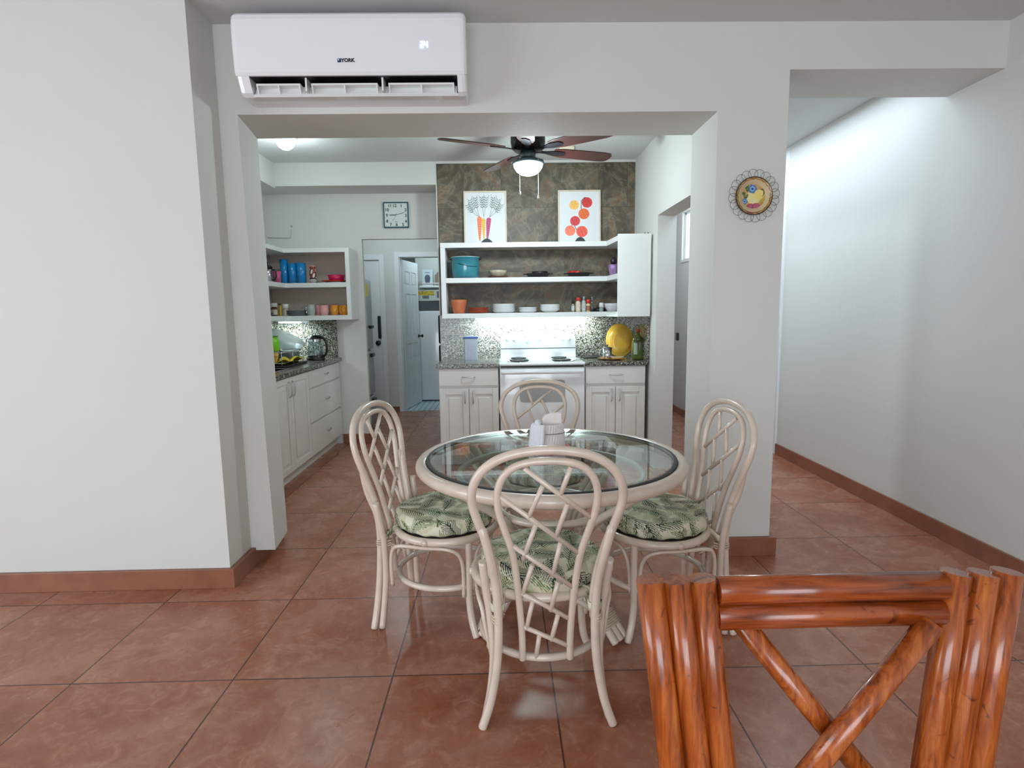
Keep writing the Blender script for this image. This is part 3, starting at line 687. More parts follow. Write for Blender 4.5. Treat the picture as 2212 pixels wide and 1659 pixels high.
# left hand unit
ox, oy, oz = .17, 3.93, 1.305
sl = thing('wall_shelf', 'white L shaped open corner shelf holding cups left of the doorway', 'shelf', (ox, oy, oz))
LX = -.455
def lshelf2(z0, z1, x1=.17):
    pts = [(x1, 3.935), (x1, 3.62), (LX, 3.62), (LX, 2.9), (KX0 + .003, 2.9), (KX0 + .003, 3.935)]
    return MB().poly([(x - ox, y - oy) for x, y in pts], z1 - z0, 'z').move((0, 0, z0 - oz))
lshelf2(1.955, 1.995).build('top_board', M_SHELF, sl, bevel=.002)
lshelf2(1.622, 1.665, .13).build('middle_board', M_SHELF, sl, bevel=.002)
lshelf2(1.305, 1.35).build('bottom_board', M_SHELF, sl, bevel=.002)
MB().box(L(.13, 3.62, 1.35), L(.17, 3.935, 1.955)).build('side_panel', M_SHELF, sl, bevel=.002)
MB().box(L(KX0 + .003, 2.88, 1.305), L(LX, 2.9, 1.995)).build('end_panel', M_SHELF, sl)
mb = MB().box(L(KX0 + .004, 3.925, 1.35), L(.13, 3.933, 1.955)); mb.build('back_panel', mat('blush_back_panel', (204, 188, 176), .6, noise=.02), sl)
# under shelf lamps
ul = thing('under_shelf_light', 'lit LED tube under the shelf above the stove', 'light', (1.9, 3.5, 1.305))
MB().bbox((-.52, -.02, -.016), (.52, .02, 0), .004).build('base', M_WHITE, ul)
MB().tube([(-.5, 0, -.024), (.5, 0, -.024)], .009, n=10).build('tube', M_LED, ul)
ul2 = thing('under_shelf_light', 'short lit LED tube under the left corner shelf', 'light', (-.5, 3.8, 1.305))
MB().bbox((-.12, -.015, -.014), (.12, .015, 0), .004).build('base', M_WHITE, ul2)
MB().tube([(-.11, 0, -.02), (.11, 0, -.02)], .008, n=10).build('tube', M_LED, ul2)

# ================================================================== base cabinets
def bow_handle(parent, p, L_, axis, out=(0, -1, 0), m=M_NICKEL, nm='handle'):
    p = Vector(p); o_ = Vector(out) * .026; a = Vector({'x': (1, 0, 0), 'y': (0, 1, 0), 'z': (0, 0, 1)}[axis]) * L_ / 2
    pts = [p - a, p - a * .85 + o_ * .75, p + o_, p + a * .85 + o_ * .75, p + a]
    return MB().tube(catmull(pts, 6), .005, n=8).build(nm, m, parent)
def raised_door(x0, x1, z0, z1, t=.018):
    """cathedral style raised panel front, lying in XZ, front face at y=-t"""
    mb = MB().box((x0, -t * .45, z0), (x1, 0, z1)); b = .052
    mb.box((x0, -t, z0), (x0 + b, -t * .45, z1)).box((x1 - b, -t, z0), (x1, -t * .45, z1)).box((x0 + b, -t, z0), (x1 - b, -t * .45, z0 + b)).box((x0 + b, -t, z1 - b), (x1 - b, -t * .45, z1))
    i = b + .028; mb.box((x0 + i, -t * .95, z0 + i), (x1 - i, -t * .45, z1 - i))
    return mb
def base_cab(label, x0, x1, yf, yb):
    c = thing('base_cabinet', label, 'cabinet', ((x0 + x1) / 2, yb, 0)); w_ = (x1 - x0) / 2; d = yf - yb
    MB().box((-w_, d + .02, .09), (w_, 0, .88)).box((-w_, d + .07, 0), (w_, 0, .09)).build('body', M_CAB, c)
    dr = MB().box((-w_ + .003, d, .722), (w_ - .003, d + .018, .872)).build('drawer', M_CAB, c, bevel=.003)
    bow_handle(dr, (0, d, .8), .11, 'x')
    for s_ in (-1, 1):
        a, b = (-w_ + .003, -.003) if s_ < 0 else (.003, w_ - .003)
        mb = raised_door(a, b, .1, .697); mb.move((0, d + .018, 0)); o = mb.build('door', M_CAB, c, bevel=.003)
        bow_handle(o, (s_ * .035, d, .62), .105, 'z')
    return c
base_cab('white base cabinet with drawer and two doors left of the stove', 1.078, 1.6, 2.93, 3.54)
base_cab('white base cabinet with drawer and two doors right of the stove', 2.365, 2.893, 2.93, 3.54)
c_ = MB().box((1.058, 2.915, .88), (1.606, 3.54, .915)); tag(c_.build('countertop', M_GRAND, bevel=.004), 'speckled granite countertop left of the stove', 'countertop')
c_ = MB().box((2.362, 2.915, .88), (2.9, 3.54, .915)); tag(c_.build('countertop', M_GRAND, bevel=.004), 'speckled granite countertop right of the stove', 'countertop')
# left run (faces +X)
FXL = -.06
def side_front(mb):
    """turn a front built facing -Y into one facing +X"""
    return mb.xf(Matrix.Rotation(PI / 2, 4, 'Z'))
sc_ = thing('base_cabinet', 'white sink cabinet with raised panel doors beside the drawers', 'cabinet', (FXL, 2.1, 0), PI / 2)
# local x = world y ; local -y = world +x
MB().box((-.6, .02, .105), (.862, .64, .7)).box((-.6, .02, .7), (.862, .07, .88)).box((-.6, .02, .7), (-.07, .64, .88)).box((.64, .02, .7), (.862, .64, .88)).box((-.6, .07, 0), (.862, .64, .105)).build('body', M_CAB, sc_)
for a, b in ((-.6, -.02), (.0 - .015, .415), (.42, .858)):
    mb = raised_door(a, b, .11, .868); mb.move((0, .018, 0)); o = mb.build('door', M_CAB, sc_, bevel=.003)
    if b > 0: bow_handle(o, ((b - .035) if b < .5 else (a + .035), 0, .77), .12, 'z')
dc = thing('drawer_cabinet', 'white cabinet with three wide drawers in the left corner', 'cabinet', (FXL, 2.965, 0), PI / 2)
MB().box((0, .02, .105), (.955, .64, .88)).box((0, .07, 0), (.955, .64, .105)).build('body', M_CAB, dc)
for a, b in ((.715, .868), (.405, .7), (.11, .39)):
    dr = MB().box((.006, 0, a), (.945, .019, b)).build('drawer', M_CAB, dc, bevel=.003)
    bow_handle(dr, (.48, 0, (a + b) / 2 + .01), .09, 'x', nm='knob')
# countertop of left run with the sink cut out
SX0, SX1, SY0, SY1 = -.56, -.14, 2.05, 2.72
c_ = MB().box((KX0 + .02, 1.5, .88), (-.035, SY0, .915)).box((KX0 + .02, SY1, .88), (-.035, 3.92, .915)).box((KX0 + .02, SY0, .88), (SX0, SY1, .915)).box((SX1, SY0, .88), (-.035, SY1, .915))
tag(c_.build('countertop', M_GRAND), 'speckled granite countertop of the left sink run', 'countertop')
sk = thing('kitchen_sink', 'dark sink basin with a steel rim in the left counter', 'sink', ((SX0 + SX1) / 2, (SY0 + SY1) / 2, .915))
a, b = (SX1 - SX0) / 2, (SY1 - SY0) / 2
MB().box((-a - .015, -b - .015, 0), (a + .015, -b + .012, .006)).box((-a - .015, b - .012, 0), (a + .015, b + .015, .006)).box((-a - .015, -b, 0), (-a + .012, b, .006)).box((a - .012, -b, 0), (a + .015, b, .006)).build('rim', M_CHROME, sk, bevel=.002)
MB().box((-a, -b, -.2), (a, b, -.195)).box((-a, -b, -.2), (-a + .004, b, 0)).box((a - .004, -b, -.2), (a, b, 0)).box((-a, -b, -.2), (a, -b + .004, 0)).box((-a, b - .004, -.2), (a, b, 0)).build('basin', mat('dark_basin', (26, 40, 56), .3, noise=0), sk)

# ================================================================== stove
sv = thing('stove', 'white electric range with coil burners and oven', 'stove', (1.984, 3.53, 0)); w_ = .375
MB().box((-w_, -.585, .06), (w_, 0, .895)).box((-w_ + .02, -.52, 0), (w_ - .02, 0, .06)).build('body', M_ENAMEL, sv, bevel=.004)
MB().bbox((-w_ - .004, -.61, .892), (w_ + .004, -.02, .915), .009).build('cooktop', M_ENAMEL, sv)
MB().box((-w_ + .01, -.596, .872), (w_ - .01, -.57, .893)).build('vent_gap', M_BLACK, sv)
bgp = [(-.365, 0), (.365, 0), (.36, .19), (.345, .225), (.25, .248), (.1, .258), (-.1, .258), (-.25, .248), (-.345, .225), (-.36, .19)]
MB().poly(bgp, .075, 'y').move((0, -.085, .912)).build('backguard', M_ENAMEL, sv, bevel=.012)
MB().box((-.36, -.0875, 1.005), (.36, -.084, 1.012)).build('panel_seam', mat('grey_gap', (70, 76, 80), .6, noise=0), sv)
for x, r, z in ((-.295, .02, 1.1), (-.232, .02, 1.1), (.01, .024, 1.108), (.232, .02, 1.1), (.295, .02, 1.1)):
    k = MB().lathe([(r * 1.15, 0), (r * 1.1, .004), (r * .9, .006), (r * .82, .016)], (x, -.085, z), 24, 'y').bbox((x - .004, -.115, z - r), (x + .004, -.098, z + r * 1.1), .003)
    k.build('knob', M_ENAMEL, sv)
MB().lathe([(.042, 0), (.04, .003)], (-.09, -.085, 1.088), 24, 'y').build('badge', M_ENAMEL, sv)
for x, z in ((-.125, 1.115), (-.09, 1.118), (.16, 1.11)): MB().lathe([(.004, 0), (.004, .003)], (x, -.085, z), 10, 'y').build('indicator_light', M_BLACK, sv)
for x, y, r in ((-.19, -.45, .095), (.19, -.45, .095), (-.19, -.2, .08), (.19, -.2, .08)):
    bo = MB().lathe([(r + .018, 0), (r + .016, .004), (r + .002, .003), (r * .5, -.004)], (x, y, .9155), 40, close=True).build('drip_pan', M_CHROME, sv)
    pth = [(x + (.015 + (r - .018) * t / 90) * math.cos(t * 2 * PI / 24), y + (.015 + (r - .018) * t / 90) * math.sin(t * 2 * PI / 24), .926) for t in range(91)]
    MB().tube(pth, .006, n=6).build('burner_coil', mat('burner_black', (24, 26, 28), .5, metal=.3, noise=0), bo)
od = MB().bbox((-w_ + .004, -.612, .2), (w_ - .004, -.585, .862), .006).build('oven_door', M_ENAMEL, sv)
mb = MB().poly([(-.2 + .02 * (1 - math.cos(q)) if False else x, z) for x, z in [(-.2, .6), (-.192, .578), (-.17, .57), (.17, .57), (.192, .578), (.2, .6), (.2, .735), (.192, .757), (.17, .765), (-.17, .765), (-.192, .757), (-.2, .735)]], .006, 'y').move((0, -.6145, 0)); mb.build('oven_window', mat('oven_glass', (164, 167, 167), .15, noise=0), od)
mb = MB().bbox((-w_ + .012, -.662, .822), (w_ - .012, -.638, .855), .011).box((-w_ + .03, -.645, .83), (-w_ + .05, -.608, .848)).box((w_ - .05, -.645, .83), (w_ - .03, -.608, .848)); mb.build('oven_handle', M_ENAMEL, od)
MB().bbox((-w_ + .004, -.606, .07), (w_ - .004, -.585, .192), .006).build('storage_drawer', M_ENAMEL, sv)

# ================================================================== things on the right hand shelves
def ware(name, label, cat, prof, loc, m, group=None, n=28, double=True):
    """turned vessel as one mesh; prof outer (r,h); wall thickness added inside"""
    p = list(prof)
    if double: p = p + [(max(.001, r - .0025), h_) for r, h_ in reversed(prof) if h_ > prof[0][1] + .002] + [(.001, prof[0][1] + .004)]
    o = MB().lathe(p, (0, 0, 0), n).build(name, m, loc=loc); return tag(o, label, cat, group)
def at(px, Y, z):
    py = 680
    for _ in range(3):
        P = onY(px, py, Y); d = CR @ (np.array([P[0], Y, z if z > .1 else 1.4]) - CC); py = 829.5 - CF * d[1] / d[2]
    return (P[0], Y, z)
M_TERRAW = mat('terracotta_ware', (196, 112, 72), .45, noise=.08, scale=30)
M_TERRAD = mat('terracotta_plate', (176, 84, 56), .4, noise=.08, scale=30)
M_PLW = mat('white_stoneware', (220, 222, 224), .2, noise=.01)
M_TURQ = mat('turquoise_enamel', (54, 132, 148), .14, noise=.05, scale=14, coat=.5)
T1 = ZM + .0005; B1 = ZB + .0005
pot = thing('stock_pot', 'large turquoise enamel pot at the left end of the upper shelf', 'pot', at(1006, 3.4, T1))
MB().lathe([(.095, 0), (.115, .004), (.124, .02), (.13, .1), (.13, .185), (.135, .188), (.135, .193), (.126, .193), (.12, .02), (.001, .016)], n=48).build('body', M_TURQ, pot)
MB().tube([(.134 * math.cos(2 * PI * k / 48), .134 * math.sin(2 * PI * k / 48), .192) for k in range(48)], .0028, True, 6).build('rim', mat('pale_rim', (190, 208, 212), .3, noise=0), pot)
for s_ in (-1, 1): MB().tube(catmull([(s_ * .126, -.03, .165), (s_ * .142, -.026, .18), (s_ * .145, 0, .185), (s_ * .142, .026, .18), (s_ * .126, .03, .165)], 5), .004, n=6).build('handle', M_BLACK, pot)
MB().tube(catmull([(-.105, -.07, .145), (-.04, -.128, .125), (.04, -.13, .105), (.11, -.08, .105)], 6), .002, n=6).build('bail_wire', M_DARKMET, pot)
wd = mat('dark_wood', (104, 62, 38), .4, noise=.15, scale=20)
ware('wooden_plate', 'small brown wooden plate under the pale bowl', 'plate', [(.05, 0), (.085, .008), (.1, .018)], at(1076, 3.41, T1), wd)
ware('ceramic_bowl', 'pale ribbed bowl on the wooden plate beside the turquoise pot', 'bowl', [(.045, 0), (.06, .01), (.078, .04), (.086, .062)], (*at(1076, 3.41, 1.7)[:2], T1 + .0085), mat('beige_glaze', (186, 178, 156), .3, noise=.1, scale=50))
M_CAST = mat('cast_iron', (26, 25, 26), .5, noise=.1, scale=40)
for px, lb in ((1162, 'black wide rimmed dish holding a black ribbed tray on the upper shelf'), (1250, 'black wide rimmed dish holding red packets on the upper shelf')):
    d_ = thing('serving_dish', lb, 'dish', at(px, 3.41, T1))
    MB().lathe([(.085, 0), (.09, .006), (.105, .03), (.112, .034), (.112, .038), (.1, .036), (.084, .008), (.001, .006)], n=32).build('bowl', M_CAST, d_)
    for s_ in (-1, 1): MB().bbox((s_ * .108 - .0, -.03, .03), (s_ * .14, .03, .038), .004).build('handle', M_CAST, d_)
mb = MB().lathe([(.06, 0), (.072, .012), (.075, .035), (.068, .037), (.06, .01), (.001, .008)], n=24)
tag(mb.build('ribbed_tray', M_CAST, loc=(*at(1166, 3.41, 1.7)[:2], T1 + .02)), 'small black tray stacked in the left black dish', 'tray')
M_RED = mat('red_plastic', (206, 52, 40), .35, noise=.1, scale=40); M_REDO = mat('orange_red_foil', (222, 84, 50), .3, noise=.2, scale=60)
for i, (dx, dz, a, m_) in enumerate(((-.035, .022, .3, M_RED), (.012, .03, -.25, M_REDO), (-.012, .036, .1, M_RED))):
    mb = MB().bbox((-.038, -.03, 0), (.038, .03, .022), .008); mb.xf(Matrix.Rotation(a, 4, 'Y') @ Matrix.Rotation(a * 2, 4, 'Z'))
    P = at(1243, 3.41, 1.7); tag(mb.build('snack_packet', m_, loc=(P[0] + dx, P[1], T1 + dz)), ('red packet at the left in the right black dish', 'orange red packet at the right in the black dish', 'red packet on top of the pile in the black dish')[i], 'packet', 'red packets in the black dish')
vz = thing('glass_vase', 'purple patterned vase half hidden behind the shelf end panel', 'vase', (2.665, 3.25, T1))
MB().lathe([(.03, 0), (.036, .01), (.05, .09), (.048, .1), (.034, .02), (.001, .01)], n=24).build('body', mat('purple_glaze', (150, 118, 164), .3, noise=.5, scale=26), vz)
MB().lathe([(.02, .1), (.03, .13), (.018, .16), (.002, .17)], n=16).build('stopper', mat('dark_purple', (40, 26, 52), .4, noise=0), vz)
# lower board
ware('terracotta_pot', 'orange terracotta pot at the left end of the lower shelf', 'pot', [(.05, 0), (.056, .006), (.066, .06), (.074, .1), (.076, .128)], at(992, 3.4, B1), M_TERRAW)
def stack(n_, px, Y, prof, dz, m, name, lab, cat, grp):
    mb = MB().lathe(prof + [(max(.001, r - .003), h_ + .0015) for r, h_ in reversed(prof[1:])] + [(.001, .003)], n=36)
    base = None
    for i in range(n_):
        loc = (*at(px, Y, 1.36)[:2], B1 + dz * i); pos = 'lowest' if i == 0 else ('topmost' if i == n_ - 1 else 'number %d from the bottom' % (i + 1))
        if base is None: base = mb.build(name, m, loc=loc); tag(base, lab % pos, cat, grp); o = base
        else: o = dup(base, loc, None, lab % pos, grp)
stack(5, 1033, 3.4, [(.055, 0), (.075, .004), (.1, .014)], .0095, M_TERRAD, 'terracotta_plate', 'terracotta plate in the stack beside the orange pot, %s', 'plate', 'terracotta plates on the lower shelf')
stack(7, 1088, 3.4, [(.06, 0), (.09, .006), (.11, .02)], .0105, M_PLW, 'dinner_plate', 'white plate in the tallest white stack on the lower shelf, %s', 'plate', 'white dinner plates on the lower shelf')
stack(4, 1140, 3.4, [(.05, 0), (.07, .005), (.089, .018)], .0105, M_PLW, 'side_plate', 'small white plate in the middle low stack, %s', 'plate', 'small white plates on the lower shelf')
stack(5, 1188, 3.4, [(.045, 0), (.07, .008), (.096, .03)], .0108, M_PLW, 'soup_bowl', 'white bowl in the right hand stack near the spice bottles, %s', 'bowl', 'white bowls on the lower shelf')
def bottle(label, px, Y, z, r, h_, body, cap, capr=.75, caph=.2, labelband=None, name='spice_bottle', cat='bottle', group=None):
    b = thing(name, label, cat, at(px, Y, z), 0, group); hb = h_ * (1 - caph)
    MB().lathe([(r * .92, 0), (r, .004), (r, hb * .82), (r * .7, hb * .95), (r * .62, hb)], n=20).build('body', body, b)
    MB().lathe([(r * capr, hb - .001), (r * capr, h_ - .003), (r * capr * .9, h_)], n=20).build('cap', cap, b)
    if labelband: MB().lathe([(r + .0006, hb * .15), (r + .0006, hb * .7)], n=20, close=False).build('paper_label', labelband, b)
    return b
M_LAB1 = mat('cream_label', (214, 200, 176), .6, noise=.25, scale=60); M_LAB2 = mat('grey_label', (190, 196, 196), .6, noise=.4, scale=70); M_SPICE = mat('paprika_glass', (150, 96, 70), .3, noise=.3, scale=60)
G = 'spice bottles on the lower shelf'
bottle('small spice bottle with a dark green cap, leftmost of the spices', 1238, 3.42, B1, .016, .105, mat('pale_glass_spice', (150, 150, 136), .3, noise=.3, scale=60), mat('dark_green_cap', (26, 50, 36), .4, noise=0), .8, .25, M_LAB2, group=G)
bottle('tall spice bottle with a red cap and cream label', 1249, 3.4, B1, .024, .135, M_LAB1, M_RED, .9, .22, M_LAB1, group=G)
bottle('grey labelled bottle between the two red capped spices', 1261, 3.41, B1, .022, .145, mat('clear_plastic', (176, 186, 186), .2, noise=.1), mat('pale_cap', (186, 196, 198), .4, noise=0), .35, .25, M_LAB2, group=G)
bottle('shorter spice bottle with a red cap and yellow label', 1270.5, 3.4, B1, .02, .115, mat('yellow_label', (204, 190, 140), .5, noise=.2, scale=50), M_RED, .95, .3, M_SPICE, group=G)
bottle('clear blue grey bottle, rightmost of the spices', 1279, 3.43, B1, .018, .14, M_CLEAR, mat('blue_grey_cap', (110, 130, 140), .4, noise=0), .5, .3, None, group=G)
o = MB().lathe([(.05, 0), (.062, .01), (.052, .03), (.02, .042), (.001, .044)], n=24).build('cast_iron_lid', M_CAST, loc=at(1295, 3.45, B1)); tag(o, 'black domed lid behind the white shaker on the lower shelf', 'lid')
bottle('white topped salt shaker in front of the black lid', 1299, 3.36, B1, .02, .082, mat('salt_glass', (130, 142, 140), .15, noise=.1, scale=40), M_WHITE, 1.04, .5, None, 'salt_shaker', 'shaker')
ware('serving_bowl', 'white bowl with a painted purple line beside the end panel', 'bowl', [(.04, 0), (.055, .012), (.075, .05), (.08, .075)], at(1323, 3.36, B1), mat('white_purple_glaze', (208, 206, 212), .25, noise=.1, scale=18))

# ================================================================== things on the left corner shelves
LT = 1.6655; LB = 1.3505
fp = thing('french_press', 'black and chrome french press at the left edge of the cup shelf', 'coffee maker', at(580, 3.45, LT))
MB().lathe([(.038, 0), (.038, .13)], n=20).build('body', M_CHROME, fp)
MB().lathe([(.041, .13), (.041, .145), (.03, .155), (.004, .16), (.004, .175), (.011, .18), (.008, .19)], n=20).build('lid', M_BLACK, fp)
MB().tube(catmull([(.036, 0, .115), (.07, 0, .11), (.078, 0, .06), (.06, 0, .025), (.038, 0, .02)], 5), .006, n=8).build('handle', M_BLACK, fp)
M_BLUE = mat('blue_plastic', (28, 128, 188), .22, noise=.03)
GB = 'blue plastic tumblers on the upper corner shelf'
ware('plastic_cup', 'pink plastic cup between the french press and the tall blue tumbler', 'cup', [(.03, 0), (.036, .11)], at(600, 3.56, LT), mat('pink_plastic', (190, 86, 128), .35, noise=.05))
ware('plastic_tumbler', 'tallest blue tumbler at the left of the blue three', 'tumbler', [(.036, 0), (.037, .1), (.038, .235)], at(615.5, 3.72, LT), M_BLUE, GB)
ware('plastic_tumbler', 'middle blue tumbler of the blue three', 'tumbler', [(.036, 0), (.037, .1), (.038, .195)], at(632.5, 3.72, LT), M_BLUE, GB)
ware('plastic_tumbler', 'right hand blue tumbler beside the red patterned tumbler', 'tumbler', [(.043, 0), (.046, .1), (.048, .2)], at(652, 3.74, LT), M_BLUE, GB)
tu = thing('patterned_tumbler', 'red, black and white patterned tumbler beside the blue tumblers', 'tumbler', at(677, 3.72, LT))
vs = []; fs = []; nr, na = 60, 80; prof = [(.036 - .008 * i / nr, .165 * i / nr) for i in range(nr + 1)]
mb = MB().lathe(prof, n=na, close=False); o = mb.build('body', M_PRINT, tu, fix=False); V_ = np.array([v.co[:] for v in o.data.vertices]); a = np.arctan2(V_[:, 1], V_[:, 0]); z = V_[:, 2]
Cc = np.tile(lin((150, 52, 46)), (len(V_), 1))
Cc[z < .05] = lin((38, 34, 36)); Cc[(z < .04) & (np.sin(z * 420) > .1)] = lin((206, 208, 200))
wv = np.sin(a * 3 + z * 60) + np.sin(a * 5 - z * 80); Cc[(z > .05) & (z < .14) & (wv > .1)] = lin((208, 210, 202)); Cc[(z > .05) & (z < .15) & (np.abs(wv - .1) < .3)] = lin((30, 28, 30)); set_pattern(o, Cc)
MB().lathe([(.0285, .162), (.0292, .166), (.0285, .17)], n=32, close=False).build('rim', mat('pale_red_rim', (214, 150, 130), .3, noise=0), tu)
MB().lathe([(.035, 0), (.001, .002)], n=32, close=True).build('base', M_BLACK, tu)
P = at(727, 3.75, 1.7)[:2]
ware('serving_plate', 'grey white platter at the bottom of the pink bowl stack', 'plate', [(.06, 0), (.11, .008)], (*P, LT), M_PLW)
ware('serving_plate', 'red plate under the magenta bowl', 'plate', [(.06, 0), (.1, .006), (.128, .014)], (P[0] - .025, P[1], LT + .0095), M_RED)
ware('plastic_bowl', 'magenta bowl stacked on the red plate', 'bowl', [(.055, 0), (.07, .015), (.084, .062)], (P[0], P[1], LT + .0165), mat('magenta_plastic', (196, 24, 84), .3, noise=.04))
# lower board
GJ = 'jars on the lower corner shelf'
M_BROWN = mat('brown_spice', (96, 52, 36), .3, noise=.2, scale=50)
bottle('brown jar with a white lid, leftmost on the lower corner shelf', 593, 3.62, LB, .03, .125, M_BROWN, M_WHITE, 1.0, .28, M_LAB1, 'spice_jar', 'jar', GJ)
bottle('slim yellow bottle between two white topped jars', 606, 3.66, LB, .016, .125, mat('mustard_glass', (178, 148, 48), .25, noise=.1), mat('brown_cap', (90, 70, 50), .5, noise=0), .8, .15, None, 'spice_bottle', 'bottle', GJ)
bottle('clear shaker with a black and white lid beside the yellow bottle', 618, 3.68, LB, .027, .115, mat('milk_glass', (196, 188, 172), .25, noise=.05), mat('white_black_lid', (224, 224, 220), .3, noise=.0), 1.1, .38, None, 'sugar_shaker', 'shaker', GJ)
M_GREYP = mat('grey_glaze', (118, 124, 128), .25, noise=.08, scale=30)
mbp = MB().lathe([(.06, 0), (.09, .006), (.108, .014), (.105, .0155), (.085, .008), (.001, .003)], n=36); base = None
P = at(640, 3.74, 1.36)[:2]
for i in range(5):
    lab = 'grey plate in the stack left of the grey mug, %s' % ('lowest', 'second from bottom', 'third from bottom', 'fourth from bottom', 'topmost')[i]
    if base is None: base = mbp.build('dinner_plate', M_GREYP, loc=(*P, LB)); tag(base, lab, 'plate', 'grey plates on the corner shelf')
    else: dup(base, (*P, LB + .0095 * i), None, lab)
ware('serving_plate', 'dark blue plate in the left corner of the lower shelf', 'plate', [(.05, 0), (.08, .012), (.09, .03)], (-.60, 3.42, LB), mat('navy_glaze', (34, 44, 92), .25, noise=.05))
def mug(label, px, Y, r, h_, m, z=LB, hand=1, group=None, bulge=1.05):
    g = thing('mug', label, 'mug', at(px, Y, z), 0, group)
    MB().lathe([(r * .75, 0), (r * .85, .004), (r * bulge, h_ * .45), (r * .95, h_), (r * .95 - .003, h_), (r * bulge - .004, h_ * .45), (r * .7, .006), (.001, .005)], n=28).build('body', m, g)
    if hand:
        hd = MB().tube(catmull([(0, 0, h_ * .8), (.022, 0, h_ * .85), (.032, 0, h_ * .5), (.018, 0, h_ * .15), (0, 0, h_ * .18)], 5), .0045, n=8)
        hd.move((r * .93, 0, 0))
        if hand == 2: hd.xf(Matrix.Rotation(-PI * .62, 4, 'Z'))
        if hand == 3: hd.xf(Matrix.Rotation(PI, 4, 'Z'))
        hd.build('handle', m, g)
    return g
M_GM = mat('sage_glaze', (168, 176, 168), .25, noise=.03); M_PK = mat('pink_glaze', (218, 158, 158), .25, noise=.03); M_OR = mat('orange_glaze', (222, 146, 48), .22, noise=.03)
ch = thing('creamer', 'small chrome creamer jug behind the sage grey mug', 'jug', at(663, 3.78, LB))
MB().lathe([(.025, 0), (.03, .01), (.032, .05), (.022, .075), (.024, .082)], n=20).build('body', M_CHROME, ch)
MB().tube(catmull([(-.02, 0, .08), (-.045, 0, .075), (-.045, 0, .03), (-.028, 0, .02)], 5), .003, n=6).build('handle', M_CHROME, ch)
GM_ = 'mugs on the lower corner shelf'
mug('sage grey mug, leftmost of the mugs', 673, 3.72, .04, .108, M_GM, group=GM_, hand=0)
mug('pink mug partly hidden behind the other pink mug', 689, 3.78, .034, .1, M_PK, group=GM_, hand=0)
mug('front pink mug between the pink mug behind and the orange mugs', 701, 3.72, .042, .1, M_PK, group=GM_, hand=0)
mug('left orange mug beside the front pink mug', 724, 3.74, .042, .1, M_OR, group=GM_, hand=0)
mug('right orange mug with its handle towards the left', 743.5, 3.73, .038, .098, M_OR, group=GM_, hand=2)

# ================================================================== things on the counters
CT = .9155
cn = thing('storage_container', 'clear ribbed container with a blue lid left of the stove', 'container', at(1018, 3.38, CT))
MB().poly([(-.055, -.05), (.055, -.05), (.062, -.04), (.062, .04), (.055, .05), (-.055, .05), (-.062, .04), (-.062, -.04)], .2, 'z').build('body', mat('smoky_plastic', (168, 178, 196), .2, noise=.1, scale=30, alpha=.75), cn)
MB().bbox((-.072, -.06, .2), (.072, .06, .218), .006).build('lid', mat('blue_lid', (70, 110, 178), .35, noise=0), cn)
MB().bbox((-.066, -.055, .216), (.066, .055, .224), .003).build('lid_top', mat('pale_lid', (206, 214, 226), .35, noise=0), cn)
tp = MB().bbox((2.4, 3.3, CT), (2.62, 3.52, CT + .012), .004); tag(tp.build('tray', M_CAST), 'black flat tray behind the steel pot on the right counter', 'tray')
P = at(1320, 3.16, .93)[:2]
sp_ = ware('saucer_plate', 'thin brown edged plate under the steel pot', 'plate', [(.07, 0), (.1, .006), (.125, .014)], (*P, CT), mat('ochre_plate', (190, 140, 84), .3, noise=.06))
mk = thing('coffee_pot', 'small steel pot with a black knob on the brown plate', 'pot', (P[0] - .035, P[1], CT + .0075))
MB().lathe([(.04, 0), (.043, .004), (.043, .095)], n=32).build('body', M_CHROME, mk)
l_ = MB().lathe([(.045, .095), (.045, .1), (.02, .108), (.001, .11)], n=32).build('lid', M_STEEL, mk)
MB().lathe([(.004, .109), (.004, .115), (.01, .12), (.006, .128)], n=16).build('knob', M_BLACK, l_)
MB().tube(catmull([(-.042, 0, .085), (-.066, 0, .08), (-.07, 0, .03), (-.043, 0, .02)], 5), .0035, n=6).build('handle', M_CHROME, mk)
fk = MB().bbox((-.01, -.08, 0), (.01, .06, .006), .003); fk.xf(Matrix.Rotation(-1.15, 4, 'Z')); fk.move((P[0] + .062, P[1] - .02, CT + .022)); tag(fk.build('white_spatula', M_WHITE), 'white spoon rest lying on the brown plate', 'spoon')
yp = thing('platter', 'large yellow embossed platter leaning against the splashback', 'plate', (2.765, 3.40, CT)); yp.rotation_euler = (-.2, 0, 0)
mb = MB(); mb.lathe([(.001, .022), (.06, .022), (.098, .02), (.105, .012), (.108, .008), (.128, .004), (.132, 0), (.13, -.004), (.1, .002), (.001, .008)], (0, 0, 0), 56, 'y', close=False)
mb.xf(Matrix.Translation((0, 0, .162)) @ Matrix.Diagonal((1, 1, 1.22, 1))); mb.build('plate', mat('yellow_glaze', (226, 178, 70), .22, noise=.04, scale=20), yp)
em = MB()
for k in range(7):
    a = -.9 + k * .3; em.tube(catmull([(.02 + .04 * math.cos(a), -.0235, .14 + .06 * math.sin(a)), (.035 + .045 * math.cos(a), -.0245, .15 + .07 * math.sin(a)), (.045 + .045 * math.cos(a + .3), -.0235, .16 + .07 * math.sin(a))], 4), .0025, n=6)
em.tube(catmull([(-.05, -.0235, .09), (-.06, -.0235, .15), (-.04, -.0235, .21), (-.01, -.0235, .22)], 6), .003, n=6).build('embossing', mat('yellow_glaze_light', (232, 190, 96), .22, noise=0), yp)
ob = thing('oil_bottle', 'green glass bottle with a red cap in the right counter corner', 'bottle', at(1377, 3.1, CT))
